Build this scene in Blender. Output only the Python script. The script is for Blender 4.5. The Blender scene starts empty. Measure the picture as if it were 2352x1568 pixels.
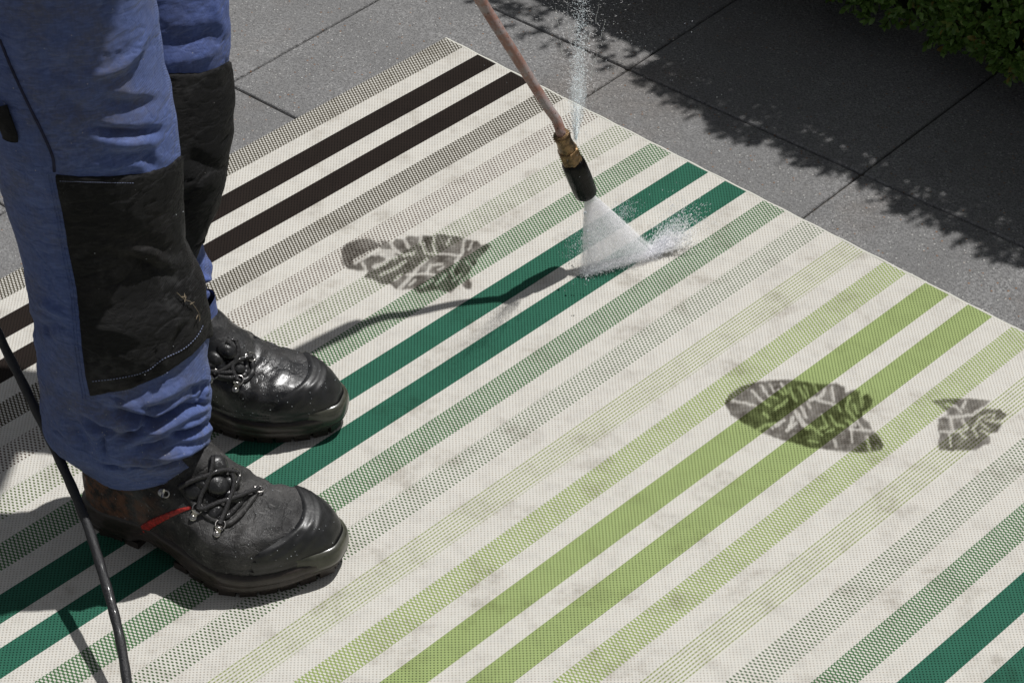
import bpy, bmesh, math, random
import numpy as np
from mathutils import Vector, Matrix, noise
from mathutils.bvhtree import BVHTree

random.seed(7); rng = np.random.default_rng(7)
SC = bpy.context.scene
COL = SC.collection

# ------------------------------------------------------------------ camera
PITCH = 0.667123609; ROLL = -0.00184735; CAMH = 1.9240; FPX = 5980.73 * 0.98   # focal length in the 2352 px picture
cam = bpy.data.cameras.new("camera"); camo = bpy.data.objects.new("camera", cam); COL.objects.link(camo)
cam.sensor_width = 36; cam.lens = 89.711; cam.clip_start = 0.05; cam.clip_end = 300
_M = np.array([[1, 0, 0], [0, math.sin(PITCH), math.cos(PITCH)], [0, -math.cos(PITCH), math.sin(PITCH)]])
_cr, _sr = math.cos(ROLL), math.sin(ROLL)
RC = np.array([[_cr, -_sr, 0], [_sr, _cr, 0], [0, 0, 1]]) @ _M          # world -> camera axes
camo.matrix_world = Matrix.Translation((0, 0, CAMH)) @ Matrix(RC.T.tolist()).to_4x4()
SC.camera = camo

# ------------------------------------------------------------------ sky, sun, exposure
SHX, SHY = -0.34, -0.34                                               # shadow offset on the ground per metre of height
world = bpy.data.worlds.new("World"); SC.world = world; world.use_nodes = True
wn = world.node_tree; wn.nodes.clear()
sky = wn.nodes.new("ShaderNodeTexSky"); sky.sky_type = 'NISHITA'; sky.sun_disc = False
SUN_EL = math.atan2(1, math.hypot(SHX, SHY)); SUN_AZ = math.atan2(-SHX, -SHY)
sky.sun_elevation = SUN_EL; sky.sun_rotation = SUN_AZ
bg = wn.nodes.new("ShaderNodeBackground"); bg.inputs['Strength'].default_value = 0.05
wo = wn.nodes.new("ShaderNodeOutputWorld")
hsv = wn.nodes.new("ShaderNodeHueSaturation"); hsv.inputs['Saturation'].default_value = .22   # hazy, nearly neutral sky
wn.links.new(sky.outputs[0], hsv.inputs['Color']); wn.links.new(hsv.outputs[0], bg.inputs[0]); wn.links.new(bg.outputs[0], wo.inputs[0])
sun = bpy.data.lights.new("sun", 'SUN'); suno = bpy.data.objects.new("sun", sun); COL.objects.link(suno)
sun.energy = 3.7; sun.angle = math.radians(0.9); sun.color = (1.0, 0.985, 0.965)
suno.rotation_euler = Vector((SHX, SHY, -1)).to_track_quat('-Z', 'Y').to_euler()
suno.location = (1, 3, 4)
SC.view_settings.view_transform = 'Standard'; SC.view_settings.look = 'None'
SC.view_settings.exposure = 0.0; SC.view_settings.gamma = 1.0; SC.view_settings.use_curve_mapping = False
SC.render.engine = 'CYCLES'
SC.cycles.max_bounces = 16; SC.cycles.diffuse_bounces = 12; SC.cycles.transmission_bounces = 12; SC.cycles.transparent_max_bounces = 24

# ------------------------------------------------------------------ survey helpers (photograph -> place)
CAMP = np.array([0, 0, CAMH])
def ray(px, py):
    d = RC.T @ np.array([(px - 1176) / FPX, -(py - 784) / FPX, -1.0])
    return d
def U(px, py, z=0.006):
    d = ray(px, py); t = (z - CAMH) / d[2]
    return CAMP + d * t
def onplaneY(px, py, Y0, k):
    "point of the sight line where Y = Y0 + k*Z"
    d = ray(px, py); t = (Y0 + k * CAMH) / (d[1] - k * d[2])
    return CAMP + d * t
def pxof(P):
    "world points (n,3) -> picture"
    Q = (np.asarray(P) - CAMP) @ RC.T
    return np.stack([1176 + FPX * Q[..., 0] / -Q[..., 2], 784 - FPX * Q[..., 1] / -Q[..., 2]], -1)

# ------------------------------------------------------------------ object helpers
def link(o, parent=None):
    COL.objects.link(o)
    if parent: o.parent = parent
    return o
def empty(name, loc=(0, 0, 0), rz=0, parent=None):
    o = bpy.data.objects.new(name, None); o.location = loc; o.rotation_euler = (0, 0, rz); o.empty_display_size = .05
    return link(o, parent)
def tag(o, label=None, cat=None, group=None, kind=None):
    for k, v in (('label', label), ('category', cat), ('group', group), ('kind', kind)):
        if v: o[k] = v
    return o
def mesh(name, V, F, mat=None, parent=None, smooth=True, world=False, mats=None, mi=None):
    me = bpy.data.meshes.new(name)
    V = np.asarray(V, float)
    if world and parent is not None:
        inv = np.array(PM[parent.name].inverted()); V = V @ inv[:3, :3].T + inv[:3, 3]
    F = np.asarray(F) if not isinstance(F, list) else F
    if isinstance(F, np.ndarray):
        n, k = F.shape
        me.vertices.add(len(V)); me.vertices.foreach_set('co', V.ravel())
        me.loops.add(n * k); me.loops.foreach_set('vertex_index', F.ravel().astype(np.int32))
        me.polygons.add(n); me.polygons.foreach_set('loop_start', np.arange(0, n * k, k, dtype=np.int32))
        me.polygons.foreach_set('loop_total', np.full(n, k, dtype=np.int32))
        me.update(calc_edges=True)
    else:
        me.from_pydata(V.tolist(), [], F)
    if smooth: me.shade_smooth()
    for m in (mats or ([mat] if mat else [])): me.materials.append(m)
    if mi is not None: me.polygons.foreach_set('material_index', np.asarray(mi, dtype=np.int32))
    me.validate(); me.update()
    o = bpy.data.objects.new(name, me)
    return link(o, parent)
PM = {}
def root(name, loc=(0, 0, 0), rz=0, parent=None):
    o = empty(name, loc, rz, parent)
    m = Matrix.Translation(loc) @ Matrix.Rotation(rz, 4, 'Z')
    if parent is not None: m = PM[parent.name] @ m
    PM[o.name] = m
    return o
def gridfaces(n, m, wrap=False):
    i = np.arange(n - 1)[:, None]; j = np.arange(m if wrap else m - 1)[None, :]; j2 = (j + 1) % m
    return np.stack([i * m + j, i * m + j2, (i + 1) * m + j2, (i + 1) * m + j], -1).reshape(-1, 4)
def spline(P, n):
    "Catmull-Rom through points, n samples"
    P = np.asarray(P, float)
    if len(P) == 2: return P[0] + (P[1] - P[0]) * np.linspace(0, 1, n)[:, None]
    A = np.vstack([2 * P[0] - P[1], P, 2 * P[-1] - P[-2]])
    d = np.r_[0, np.cumsum(np.linalg.norm(np.diff(P, axis=0), axis=1))]
    t = np.linspace(0, d[-1], n); out = []
    for s in t:
        k = min(np.searchsorted(d, s, 'right') - 1, len(P) - 2); u = (s - d[k]) / max(d[k + 1] - d[k], 1e-9)
        a, b, c, e = A[k], A[k + 1], A[k + 2], A[k + 3]
        out.append(.5 * ((2 * b) + (-a + c) * u + (2 * a - 5 * b + 4 * c - e) * u * u + (-a + 3 * b - 3 * c + e) * u ** 3))
    return np.array(out)
def tubegeo(P, r, k=8, flat=1.0, nrm=None, cap=True):
    P = np.asarray(P, float); n = len(P); r = np.broadcast_to(r, (n,)); V = []
    T = np.gradient(P, axis=0); T /= np.linalg.norm(T, axis=1)[:, None] + 1e-12
    up = np.array([0, 0, 1.]) if abs(T[0][2]) < .9 else np.array([1., 0, 0])
    for i in range(n):
        if nrm is not None: up = np.asarray(nrm[i])
        a = np.cross(T[i], up); a /= np.linalg.norm(a) + 1e-12; b = np.cross(a, T[i]); up = b
        for j in range(k):
            w = 2 * math.pi * j / k
            V.append(P[i] + r[i] * (math.cos(w) * a + flat * math.sin(w) * b))
    F = gridfaces(n, k, True).tolist()
    if cap: F += [list(range(k)), list(range((n - 1) * k, n * k))[::-1]]
    return np.array(V), F
def join(parts):
    V, F, o = [], [], 0
    for v, f in parts:
        V.append(np.asarray(v)); F += [[i + o for i in q] for q in (f.tolist() if isinstance(f, np.ndarray) else f)]; o += len(v)
    return np.vstack(V), F
def boxgeo(c, s, ax=None, bev=0.0):
    "box with chamfered top edges, centre c, size s, axes ax"
    ax = np.eye(3) if ax is None else np.asarray(ax); s = np.asarray(s) / 2; b = bev
    L = []
    for z, e in ((-s[2], 0), (s[2] - b, 0), (s[2], b)):
        for x, y in ((-1, -1), (1, -1), (1, 1), (-1, 1)): L.append((x * (s[0] - e), y * (s[1] - e), z))
    V = np.array(L) @ ax + np.asarray(c)
    F = [[3, 2, 1, 0], [8, 9, 10, 11]]
    for k in (0, 4):
        for j in range(4): F.append([k + j, k + (j + 1) % 4, k + 4 + (j + 1) % 4, k + 4 + j])
    return V, F
def fbm(P, sc, oct=3, seed=0.0):
    return np.array([noise.fractal((p[0] * sc + seed, p[1] * sc, p[2] * sc), 1.0, 2.0, oct) for p in P])
def sm(x, a, b):
    t = np.clip((x - a) / (b - a), 0, 1); return t * t * (3 - 2 * t)
def polydist(Q, L):
    "distance of picture points Q (n,2) to polyline L and the position along it 0..1"
    L = np.asarray(L, float); seg = np.linalg.norm(np.diff(L, axis=0), axis=1); cum = np.r_[0, np.cumsum(seg)]
    best = np.full(len(Q), 1e9); pos = np.zeros(len(Q))
    for k in range(len(L) - 1):
        d = L[k + 1] - L[k]; t = np.clip(((Q - L[k]) @ d) / (d @ d), 0, 1)
        dd = np.linalg.norm(Q - (L[k] + t[:, None] * d), axis=1); m = dd < best
        best[m] = dd[m]; pos[m] = ((cum[k] + t * seg[k]) / cum[-1])[m]
    return best, pos
def signedpoly(Q, L):
    L = np.asarray(L, float); n = len(L); ins = np.zeros(len(Q), bool)
    for i in range(n):
        a, b = L[i], L[(i + 1) % n]
        c = ((a[1] > Q[:, 1]) != (b[1] > Q[:, 1])) & (Q[:, 0] < (b[0] - a[0]) * (Q[:, 1] - a[1]) / (b[1] - a[1] + 1e-12) + a[0])
        ins ^= c
    d, _ = polydist(Q, np.vstack([L, L[:1]]))
    return np.where(ins, d, -d)

# ------------------------------------------------------------------ material helper
class NT:
    def __init__(s, name):
        s.m = bpy.data.materials.new(name); s.m.use_nodes = True; s.t = s.m.node_tree; s.t.nodes.clear()
        s.out = s.t.nodes.new("ShaderNodeOutputMaterial")
    def n(s, typ, ins=None, **kw):
        nd = s.t.nodes.new(typ)
        for k, v in kw.items(): setattr(nd, k, v)
        for k, v in (ins or {}).items(): s.set(nd.inputs[k], v)
        return nd
    def set(s, sock, v):
        if isinstance(v, bpy.types.NodeSocket): s.t.links.new(v, sock)
        else:
            try: sock.default_value = v
            except Exception: sock.default_value = (*v, 1) if len(v) == 3 else v
    def math(s, op, a, b=None, c=None, clamp=False):
        nd = s.n("ShaderNodeMath", operation=op); nd.use_clamp = clamp
        for i, v in enumerate((a, b, c)):
            if v is not None: s.set(nd.inputs[i], v)
        return nd.outputs[0]
    def mix(s, f, a, b, typ='MIX'):
        nd = s.n("ShaderNodeMix", data_type='RGBA', blend_type=typ); s.set(nd.inputs[0], f); s.set(nd.inputs[6], a); s.set(nd.inputs[7], b)
        return nd.outputs[2]
    def ramp(s, v, a, b, x=0.0, y=1.0):
        nd = s.n("ShaderNodeMapRange", {0: v, 1: a, 2: b, 3: x, 4: y}); nd.interpolation_type = 'SMOOTHSTEP'; return nd.outputs[0]
    def noise(s, vec, scale, detail=3, rough=.55, out=0):
        nd = s.n("ShaderNodeTexNoise", {'Scale': scale, 'Detail': detail, 'Roughness': rough}); s.set(nd.inputs['Vector'], vec); return nd.outputs[out]
    def voro(s, vec, scale, feat='F1', out='Distance', rnd=1.0):
        nd = s.n("ShaderNodeTexVoronoi", {'Scale': scale, 'Randomness': rnd}, feature=feat); s.set(nd.inputs['Vector'], vec); return nd.outputs[out]
    def pos(s): return s.n("ShaderNodeNewGeometry").outputs['Position']
    def obj(s): return s.n("ShaderNodeTexCoord").outputs['Object']
    def attr(s, name, out='Fac'): return s.n("ShaderNodeAttribute", attribute_name=name).outputs[out]
    def bump(s, h, st, dist, base=None):
        nd = s.n("ShaderNodeBump", {'Strength': st, 'Distance': dist, 'Height': h})
        if base is not None: s.set(nd.inputs['Normal'], base)
        return nd.outputs[0]
    def bsdf(s, col, rough, nrm=None, metal=0, spec=.5, coat=0, coatr=.1, sheen=0, trans=0, ior=1.45):
        b = s.n("ShaderNodeBsdfPrincipled", {'Base Color': col, 'Roughness': rough, 'Metallic': metal, 'Specular IOR Level': spec,
                'Coat Weight': coat, 'Coat Roughness': coatr, 'Sheen Weight': sheen, 'Transmission Weight': trans, 'IOR': ior})
        if nrm is not None: s.set(b.inputs['Normal'], nrm)
        s.t.links.new(b.outputs[0], s.out.inputs[0]); return b

def mat_slab(name, base, wetk=1.0):
    m = NT(name); p = m.pos()
    big = m.noise(p, 5, 4); mid = m.noise(p, 40, 4, .6)
    c = m.mix(m.ramp(big, .3, .7), tuple(x * .74 for x in base), tuple(x * 1.18 for x in base))
    c = m.mix(m.ramp(m.noise(p, 150, 4, .75), .42, .58, 0, .75), c, tuple(x * .50 for x in base)); c = m.mix(m.ramp(m.noise(p, 60, 3, .6), .4, .62, 0, .4), c, tuple(x * .7 for x in base)); c = m.mix(m.ramp(mid, .35, .7, 0, .6), c, tuple(x * .55 for x in base))
    fine = m.noise(p, 300, 3, .75); c = m.mix(m.ramp(fine, .42, .62, 0, .75), c, tuple(x * .42 for x in base))
    sp = m.voro(p, 190); cc = m.voro(p, 190, out='Color')
    sep = m.n("ShaderNodeSeparateColor", {0: cc})
    chip = m.math('MULTIPLY', m.ramp(sp, .34, .22), m.ramp(sep.outputs[0], .74, .79))
    c = m.mix(chip, c, m.mix(m.ramp(sep.outputs[1], .15, .3), (.30, .17, .10), (.50, .495, .48)))
    sp2 = m.voro(p, 380); s2 = m.n("ShaderNodeSeparateColor", {0: m.voro(p, 380, out='Color')})
    chip2 = m.math('MULTIPLY', m.ramp(sp2, .36, .2), m.ramp(s2.outputs[0], .76, .8))
    c = m.mix(m.math('MULTIPLY', chip2, .75), c, (.52, .51, .49)); st_ = m.ramp(m.noise(p, 2.6, 5, .7), .48, .66, 0, .5); c = m.mix(st_, c, m.mix(1.0, c, (.80, .70, .62), 'MULTIPLY'))
    dk = m.math('MULTIPLY', m.ramp(m.voro(p, 300), .3, .2), m.ramp(s2.outputs[1], .8, .84)); c = m.mix(dk, c, (.03, .03, .03))
    oi = m.n("ShaderNodeObjectInfo").outputs['Random']
    c = m.mix(m.ramp(oi, 0, 1, 0, .42), c, tuple(x * .6 for x in base))
    h = m.math('ADD', m.math('MULTIPLY', fine, .8), m.math('MULTIPLY', m.math('ADD', chip, chip2), .35))
    m.bsdf(c, m.ramp(m.noise(p, 300, 2), .3, .7, .28, .75), m.bump(m.math('ADD', h, m.math('MULTIPLY', m.noise(p, 130, 4, .7), 1.2)), 1.0, .0030), spec=.5)
    return m.m
def mat_dark(name, col, rough=.9):
    m = NT(name); p = m.pos(); f = m.noise(p, 90, 4, .7)
    m.bsdf(m.mix(m.ramp(f, .3, .7), tuple(x * .5 for x in col), tuple(x * 1.4 for x in col)), rough, m.bump(f, .8, .003)); return m.m

CELL = .00265
def mat_weave(name, kind, fg, bgc=(.625, .605, .555)):
    "flat-woven polypropylene: threads cross on a square lattice; kind picks how the coloured thread surfaces"
    m = NT(name); o = m.obj()
    warp = m.n("ShaderNodeVectorMath", operation='SCALE'); m.set(warp.inputs[0], m.noise(o, 55, 2, out=1)); m.set(warp.inputs['Scale'], .0007)
    add = m.n("ShaderNodeVectorMath", operation='ADD'); m.set(add.inputs[0], o); m.set(add.inputs[1], warp.outputs[0])
    s = m.n("ShaderNodeSeparateXYZ", {0: add.outputs[0]}); u = m.math('MULTIPLY', s.outputs[0], math.pi / CELL); v = m.math('MULTIPLY', s.outputs[1], math.pi / CELL)
    cu, cv = m.math('COSINE', u), m.math('COSINE', v)
    gap = m.ramp(m.math('MULTIPLY', cu, cv), .30, .80)
    if kind == 'solid':
        c = m.mix(m.math('MULTIPLY', gap, .9), fg, tuple(x * .10 for x in fg))
    elif kind == 'plain':
        tint = m.mix(m.ramp(m.noise(o, 160, 1), .4, .6), (.30, .24, .17), (.34, .33, .30))
        c = m.mix(m.math('MULTIPLY', gap, .66), bgc, tint)
    elif kind == 'dense':
        q = m.math('MULTIPLY', m.math('COSINE', m.math('MULTIPLY', u, .58)), m.math('COSINE', m.math('MULTIPLY', v, 1.1)))
        w = m.ramp(q, -.02, .22)
        c = m.mix(w, fg, bgc); pass
    elif kind == 'sparse':
        q = m.math('MULTIPLY', m.math('COSINE', m.math('MULTIPLY', u, .62)), m.math('COSINE', m.math('MULTIPLY', v, 1.0)))
        w = m.ramp(q, .12, .40)
        c = m.mix(w, bgc, fg)
    else:
        q = m.math('COSINE', m.math('MULTIPLY', u, 1.22))
        r = m.math('COSINE', m.math('MULTIPLY', m.math('ADD', v, m.math('MULTIPLY', u, .5)), 1.0))
        w = m.math('MULTIPLY', m.ramp(q, -.1, .55), m.ramp(r, -.9, .7, .40, 1))
        c = m.mix(w, bgc, fg)
    # soiling: soft grey blotches and a little overall unevenness
    g = m.noise(o, 15, 4, .62); g2 = m.noise(o, 70, 3, .6)
    soil = m.math('MULTIPLY', m.ramp(g, .50, .70), m.ramp(g2, .36, .66, .25, 1))
    c = m.mix(m.math('MULTIPLY', soil, .50), c, m.mix(1.0, c, (.50, .465, .42), 'MULTIPLY'))
    c = m.mix(m.ramp(m.noise(o, 2.2, 3), .35, .65, 0, .10), c, m.mix(1.0, c, (.74, .72, .70), 'MULTIPLY'))
    g3 = m.noise(o, 42, 5, .7); c = m.mix(m.ramp(g3, .42, .72, 0, .26), c, m.mix(1.0, c, (.58, .57, .57), 'MULTIPLY'))
    h = m.math('SUBTRACT', m.math('MULTIPLY', m.noise(o, 900, 1), .25), gap)
    m.bsdf(c, .7, m.bump(h, .55, .0009), spec=.12, sheen=.0)
    return m.m

def mat_cloth(name, col, dirt, dirtcol, scale=1.0, rough=.85, wet=0, spec=.25, tws=.10, sheen=.12, spk=.965, dlo=.42, worn=.5):
    m = NT(name); o = m.obj(); s = m.n("ShaderNodeSeparateXYZ", {0: o})
    tw = m.math('SINE', m.math('MULTIPLY', m.math('ADD', m.math('ADD', s.outputs[2], s.outputs[0]), m.math('MULTIPLY', s.outputs[1], .6)), 2 * math.pi / .0017))
    a = m.noise(o, 9, 5, .6); b = m.noise(o, 45, 4, .65); f = m.noise(o, 900, 2)
    c = m.mix(m.ramp(b, .3, .7, 0, .5), col, tuple(x * .72 for x in col))
    c = m.mix(m.ramp(m.math('MULTIPLY', tw, 1), -1, 1, 0, tws), c, tuple(min(1, x * 1.7 + .01) for x in col))
    d = m.math('MULTIPLY', m.ramp(a, dlo, dlo + .24), m.ramp(b, .3, .7, .3, 1))
    c = m.mix(m.math('MULTIPLY', d, dirt), c, dirtcol)
    sp = m.voro(o, 260); sc = m.n("ShaderNodeSeparateColor", {0: m.voro(o, 260, out='Color')})
    c = m.mix(m.math('MULTIPLY', m.ramp(sp, .22, .12), m.ramp(sc.outputs[0], spk, spk + .02)), c, tuple(min(1, x * 2 + .12) for x in dirtcol))
    h = m.math('ADD', m.math('MULTIPLY', tw, .25), m.math('ADD', m.math('MULTIPLY', b, 1.6), m.math('MULTIPLY', f, .35)))
    def crease(sc, seed, wd, vec=o):
        mp_ = m.n('ShaderNodeMapping', {'Vector': vec, 'Scale': sc, 'Location': (seed, seed * .7, 0)}).outputs[0]
        return m.ramp(m.math('ABSOLUTE', m.math('SUBTRACT', m.noise(mp_, 1.0, 4, .55), .5)), 0, wd)
    k1 = crease((8, 8, 17), 1.3, .045); k2 = crease((22, 22, 40), 5.1, .05); area = m.ramp(m.noise(o, 7, 2), .42, .60, .25, 1)
    fade = m.ramp(k1, .25, .8, 0, 1); fade = m.math('MULTIPLY', m.math('SUBTRACT', 1.0, m.math('ABSOLUTE', m.math('SUBTRACT', m.math('MULTIPLY', fade, 2), 1))), m.math('MULTIPLY', area, worn))
    slub = m.noise(m.n('ShaderNodeMapping', {'Vector': o, 'Scale': (420, 420, 90)}).outputs[0], 1.0, 2); c = m.mix(m.ramp(slub, .35, .68, 0, .34), c, tuple(x * .62 for x in col))
    slub2 = m.noise(m.n('ShaderNodeMapping', {'Vector': o, 'Scale': (110, 110, 420)}).outputs[0], 1.0, 2); c = m.mix(m.ramp(slub2, .45, .72, 0, .30), c, tuple(min(1, x * 1.6 + .015) for x in col))
    c = m.mix(m.math('MULTIPLY', fade, .5), c, tuple(min(1, x * 1.5 + .05) for x in col))
    c = m.mix(m.math('MULTIPLY', m.ramp(m.noise(o, 16, 5, .7), .52, .74), worn), c, tuple(min(1, x * 1.35 + .045) for x in col))
    nb_ = m.bump(m.math('ADD', k1, m.math('MULTIPLY', k2, .35)), .55, .0028)
    m.bsdf(c, rough, m.bump(h, .7, .0013, nb_), spec=spec, sheen=sheen)
    return m.m
def mat_leather(name, col, dust, wet, brown=0):
    m = NT(name); o = m.obj(); a = m.noise(o, 22, 4, .6); b = m.noise(o, 120, 4, .7); g = m.voro(o, 900)
    c = m.mix(m.ramp(a, .38, .68, 0, dust), col, (.085, .082, .08))
    c = m.mix(m.ramp(b, .45, .7, 0, dust * .5), c, (.05, .048, .047)); sc_ = m.n('ShaderNodeMapping', {'Vector': o, 'Scale': (1.0, 3.5, 2.0)}).outputs[0]; c = m.mix(m.math('MULTIPLY', m.ramp(m.noise(sc_, 70, 5, .7), .56, .72), dust * 1.1), c, (.15, .145, .14))
    if brown:
        s = m.n("ShaderNodeSeparateXYZ", {0: o})
        k = m.math('MULTIPLY', m.ramp(s.outputs[0], .14, .03), m.ramp(m.noise(o, 60, 4, .7), .40, .62))
        c = m.mix(m.math('MULTIPLY', k, brown), c, (.17, .075, .04))
    r = m.ramp(m.noise(o, 35, 3), .4, .62, .26 if wet else .48, .52 if wet else .72)
    wr = m.ramp(m.math('ABSOLUTE', m.math('SUBTRACT', m.noise(m.n('ShaderNodeMapping', {'Vector': o, 'Scale': (60, 26, 40)}).outputs[0], 1.0, 4, .6), .5)), 0, .05)
    h = m.math('ADD', m.math('ADD', m.math('MULTIPLY', g, -.25), m.math('MULTIPLY', wr, .45)), m.math('ADD', b, m.math('MULTIPLY', a, 1.2)))
    m.bsdf(c, r, m.bump(h, .3 if wet else .6, .0018), spec=.5 if wet else .35, coat=.14 if wet else 0, coatr=.2)
    return m.m
def mat_simple(name, col, rough=.5, metal=0, bumps=0, sc=200, var=.3, **k):
    m = NT(name); o = m.obj(); f = m.noise(o, sc, 4, .65)
    c = m.mix(m.ramp(f, .3, .7), tuple(x * (1 - var) for x in col), tuple(min(1, x * (1 + var)) for x in col))
    m.bsdf(c, rough, m.bump(f, bumps, .001) if bumps else None, metal=metal, **k); return m.m

BLUE = (.088, .130, .315)
M = dict(
    slab=mat_slab('exposed_aggregate_concrete', (.33, .326, .325)), joint=mat_dark('joint_dirt', (.085, .075, .060)),
    blue=mat_cloth('blue_work_cotton', BLUE, .60, (.16, .15, .145)),
    blue2=mat_cloth('blue_work_cotton_clean', (.075, .115, .31), .25, (.15, .14, .135)),
    black=mat_cloth('black_cordura', (.0062, .006, .0064), .62, (.078, .072, .069), rough=.68, tws=.05, sheen=.0, spk=.985, spec=.3, dlo=.48, worn=.75),
    dry=mat_leather('dusty_black_leather', (.017, .0165, .0165), .80, 0, .85), wet=mat_leather('wet_black_leather', (.010, .0105, .012), .45, 1, .2),
    pad=mat_leather('padded_tongue_leather', (.012, .012, .013), .2, 1),
    cap=mat_simple('rubber_toe_cap', (.017, .017, .0175), .42, bumps=.4, sc=90, coat=.12, coatr=.25),
    olive=mat_simple('olive_translucent_rubber', (.058, .058, .043), .30, bumps=.25, sc=60, coat=.3, coatr=.15),
    sole=mat_simple('dirty_sole_rubber', (.030, .023, .019), .42, bumps=.4, sc=120, coat=.15),
    red=mat_simple('red_piping', (.33, .022, .017), .5, bumps=.3, sc=250, var=.55),
    steel=mat_simple('zinc_plated_steel', (.48, .46, .44), .30, 1, bumps=.1),
    lace=mat_simple('wet_black_lace', (.014, .013, .014), .5, bumps=1.0, sc=900, var=.6, coat=.25),
    stitch=mat_simple('blue_thread', (.20, .23, .36), .7), seam=mat_simple('dark_blue_seam', (.018, .020, .05), .8),
    straw=mat_simple('dry_straw', (.20, .16, .11), .8),
    brass=mat_simple('weathered_brass', (.20, .125, .06), .42, .6, bumps=.5, sc=140, var=.6),
    nozzle=mat_simple('black_nozzle_rubber', (.0045, .004, .004), .26, bumps=1.0, sc=110, spec=.22),
    hose=mat_simple('wet_black_hose', (.016, .016, .018), .45, bumps=1.0, sc=500, coat=.12),
)
def mat_lance():
    m = NT('worn_grey_pipe'); o = m.obj(); p = m.pos()
    a = m.noise(p, 60, 4, .7); nrm = m.n("ShaderNodeNewGeometry").outputs['Normal']; f = m.noise(p, 260, 3, .7)
    c = m.mix(m.ramp(a, .36, .62, .15, .9), (.40, .36, .355), (.34, .165, .12))
    c = m.mix(m.ramp(m.voro(p, 130), .2, .1, 0, .7), c, (.10, .05, .03))
    m.bsdf(c, .48, m.bump(f, .5, .0008), metal=.15, spec=.5); return m.m
M['lance'] = mat_lance()
def mat_drop():
    m = NT('water_drop'); b = m.bsdf((.92, .96, 1.0), .03, trans=.6, ior=1.33, spec=1.0); return m.m
M['drop'] = mat_drop()
def mat_mist(name, col, streak):
    m = NT(name); al = m.attr('alpha'); st = m.attr('streak', 'Vector')
    n = m.noise(st, 1.0, 4, .6); n2 = m.noise(m.pos(), 420, 2, .6)
    a = m.math('MULTIPLY', al, m.ramp(n, .25, .75, 1 - streak, 1.0)); a = m.math('MULTIPLY', a, m.ramp(n2, .3, .6, .9, 1.0), clamp=True)
    d = m.n("ShaderNodeBsdfDiffuse", {'Color': (*col, 1)}); t = m.n("ShaderNodeBsdfTranslucent", {'Color': (*col, 1)})
    down_sun = m.n("ShaderNodeCombineXYZ", {0: -.25, 1: -.25, 2: -.93}).outputs[0]; m.set(t.inputs['Normal'], down_sun)   # fixed normal turned from the sun, so the mist catches full light
    mx = m.n("ShaderNodeMixShader", {0: .9, 1: d.outputs[0], 2: t.outputs[0]}); tr = m.n("ShaderNodeBsdfTransparent")
    mm = m.n("ShaderNodeMixShader", {0: a, 1: tr.outputs[0], 2: mx.outputs[0]}); m.t.links.new(mm.outputs[0], m.out.inputs[0]); return m.m
def mat_mud():
    m = NT('wet_mud_film'); al = m.attr('alpha'); o = m.pos()
    a = m.math('MULTIPLY', al, m.ramp(m.noise(o, 160, 3, .6), .25, .6, .72, 1.0), clamp=True)
    c = m.mix(a, (1, 1, 1), (.29, .275, .262)); t = m.n("ShaderNodeBsdfTransparent"); m.set(t.inputs[0], c)
    m.t.links.new(t.outputs[0], m.out.inputs[0]); return m.m

# ================================================================== PAVEMENT
gm = bpy.data.meshes.new("ground")
ground = mesh('ground', [(-60, -60, -.0055), (60, -60, -.0055), (60, 60, -.0055), (-60, 60, -.0055)], [[0, 1, 2, 3]], M['joint'], smooth=False)
tag(ground, kind='structure')
pav = empty('pavement'); tag(pav, kind='structure')
S = .397; ang = math.radians(139.3 - 90)
e2 = np.array([math.cos(ang), math.sin(ang)]); e1 = np.array([-e2[1], e2[0]]); C0 = np.array([.4644, 2.806])
def slabmesh():
    h = S / 2 - .0012; b = .0030; V, F = [], []
    n = 4
    def ringpt(e, z):
        L = []
        for k in range(4):
            a0 = k * math.pi / 2; s1 = [(1, 1), (-1, 1), (-1, -1), (1, -1)][k]
            for q in range(3):
                w = a0 + q * math.pi / 4; r = .004
                L.append((s1[0] * (h - e - r) + r * math.cos(w), s1[1] * (h - e - r) + r * math.sin(w), z))
        return L
    R = [ringpt(0, -.035), ringpt(0, -b), ringpt(b * .35, -b * .35), ringpt(b, 0)]
    V = sum(R, []); F = []
    for k in range(3):
        for j in range(12): F.append([k * 12 + j, k * 12 + (j + 1) % 12, (k + 1) * 12 + (j + 1) % 12, (k + 1) * 12 + j])
    F.append(list(range(36, 48)))
    me = bpy.data.meshes.new('paving_slab'); me.from_pydata(V, [], F); me.materials.append(M['slab']); return me
SM = slabmesh()
for i in range(-8, 9):
    for j in range(-8, 9):
        c = C0 + e1 * S * (i + .5) + e2 * S * (j + .5)
        if abs(c[0]) > 1.9 or not (.9 < c[1] < 4.6): continue
        o = bpy.data.objects.new('paving_slab', SM); link(o, pav)
        o.location = (c[0], c[1], -.0008 * random.random()); o.rotation_euler = (random.uniform(-.0012, .0012), random.uniform(-.0012, .0012), ang + random.uniform(-.002, .002))

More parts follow.
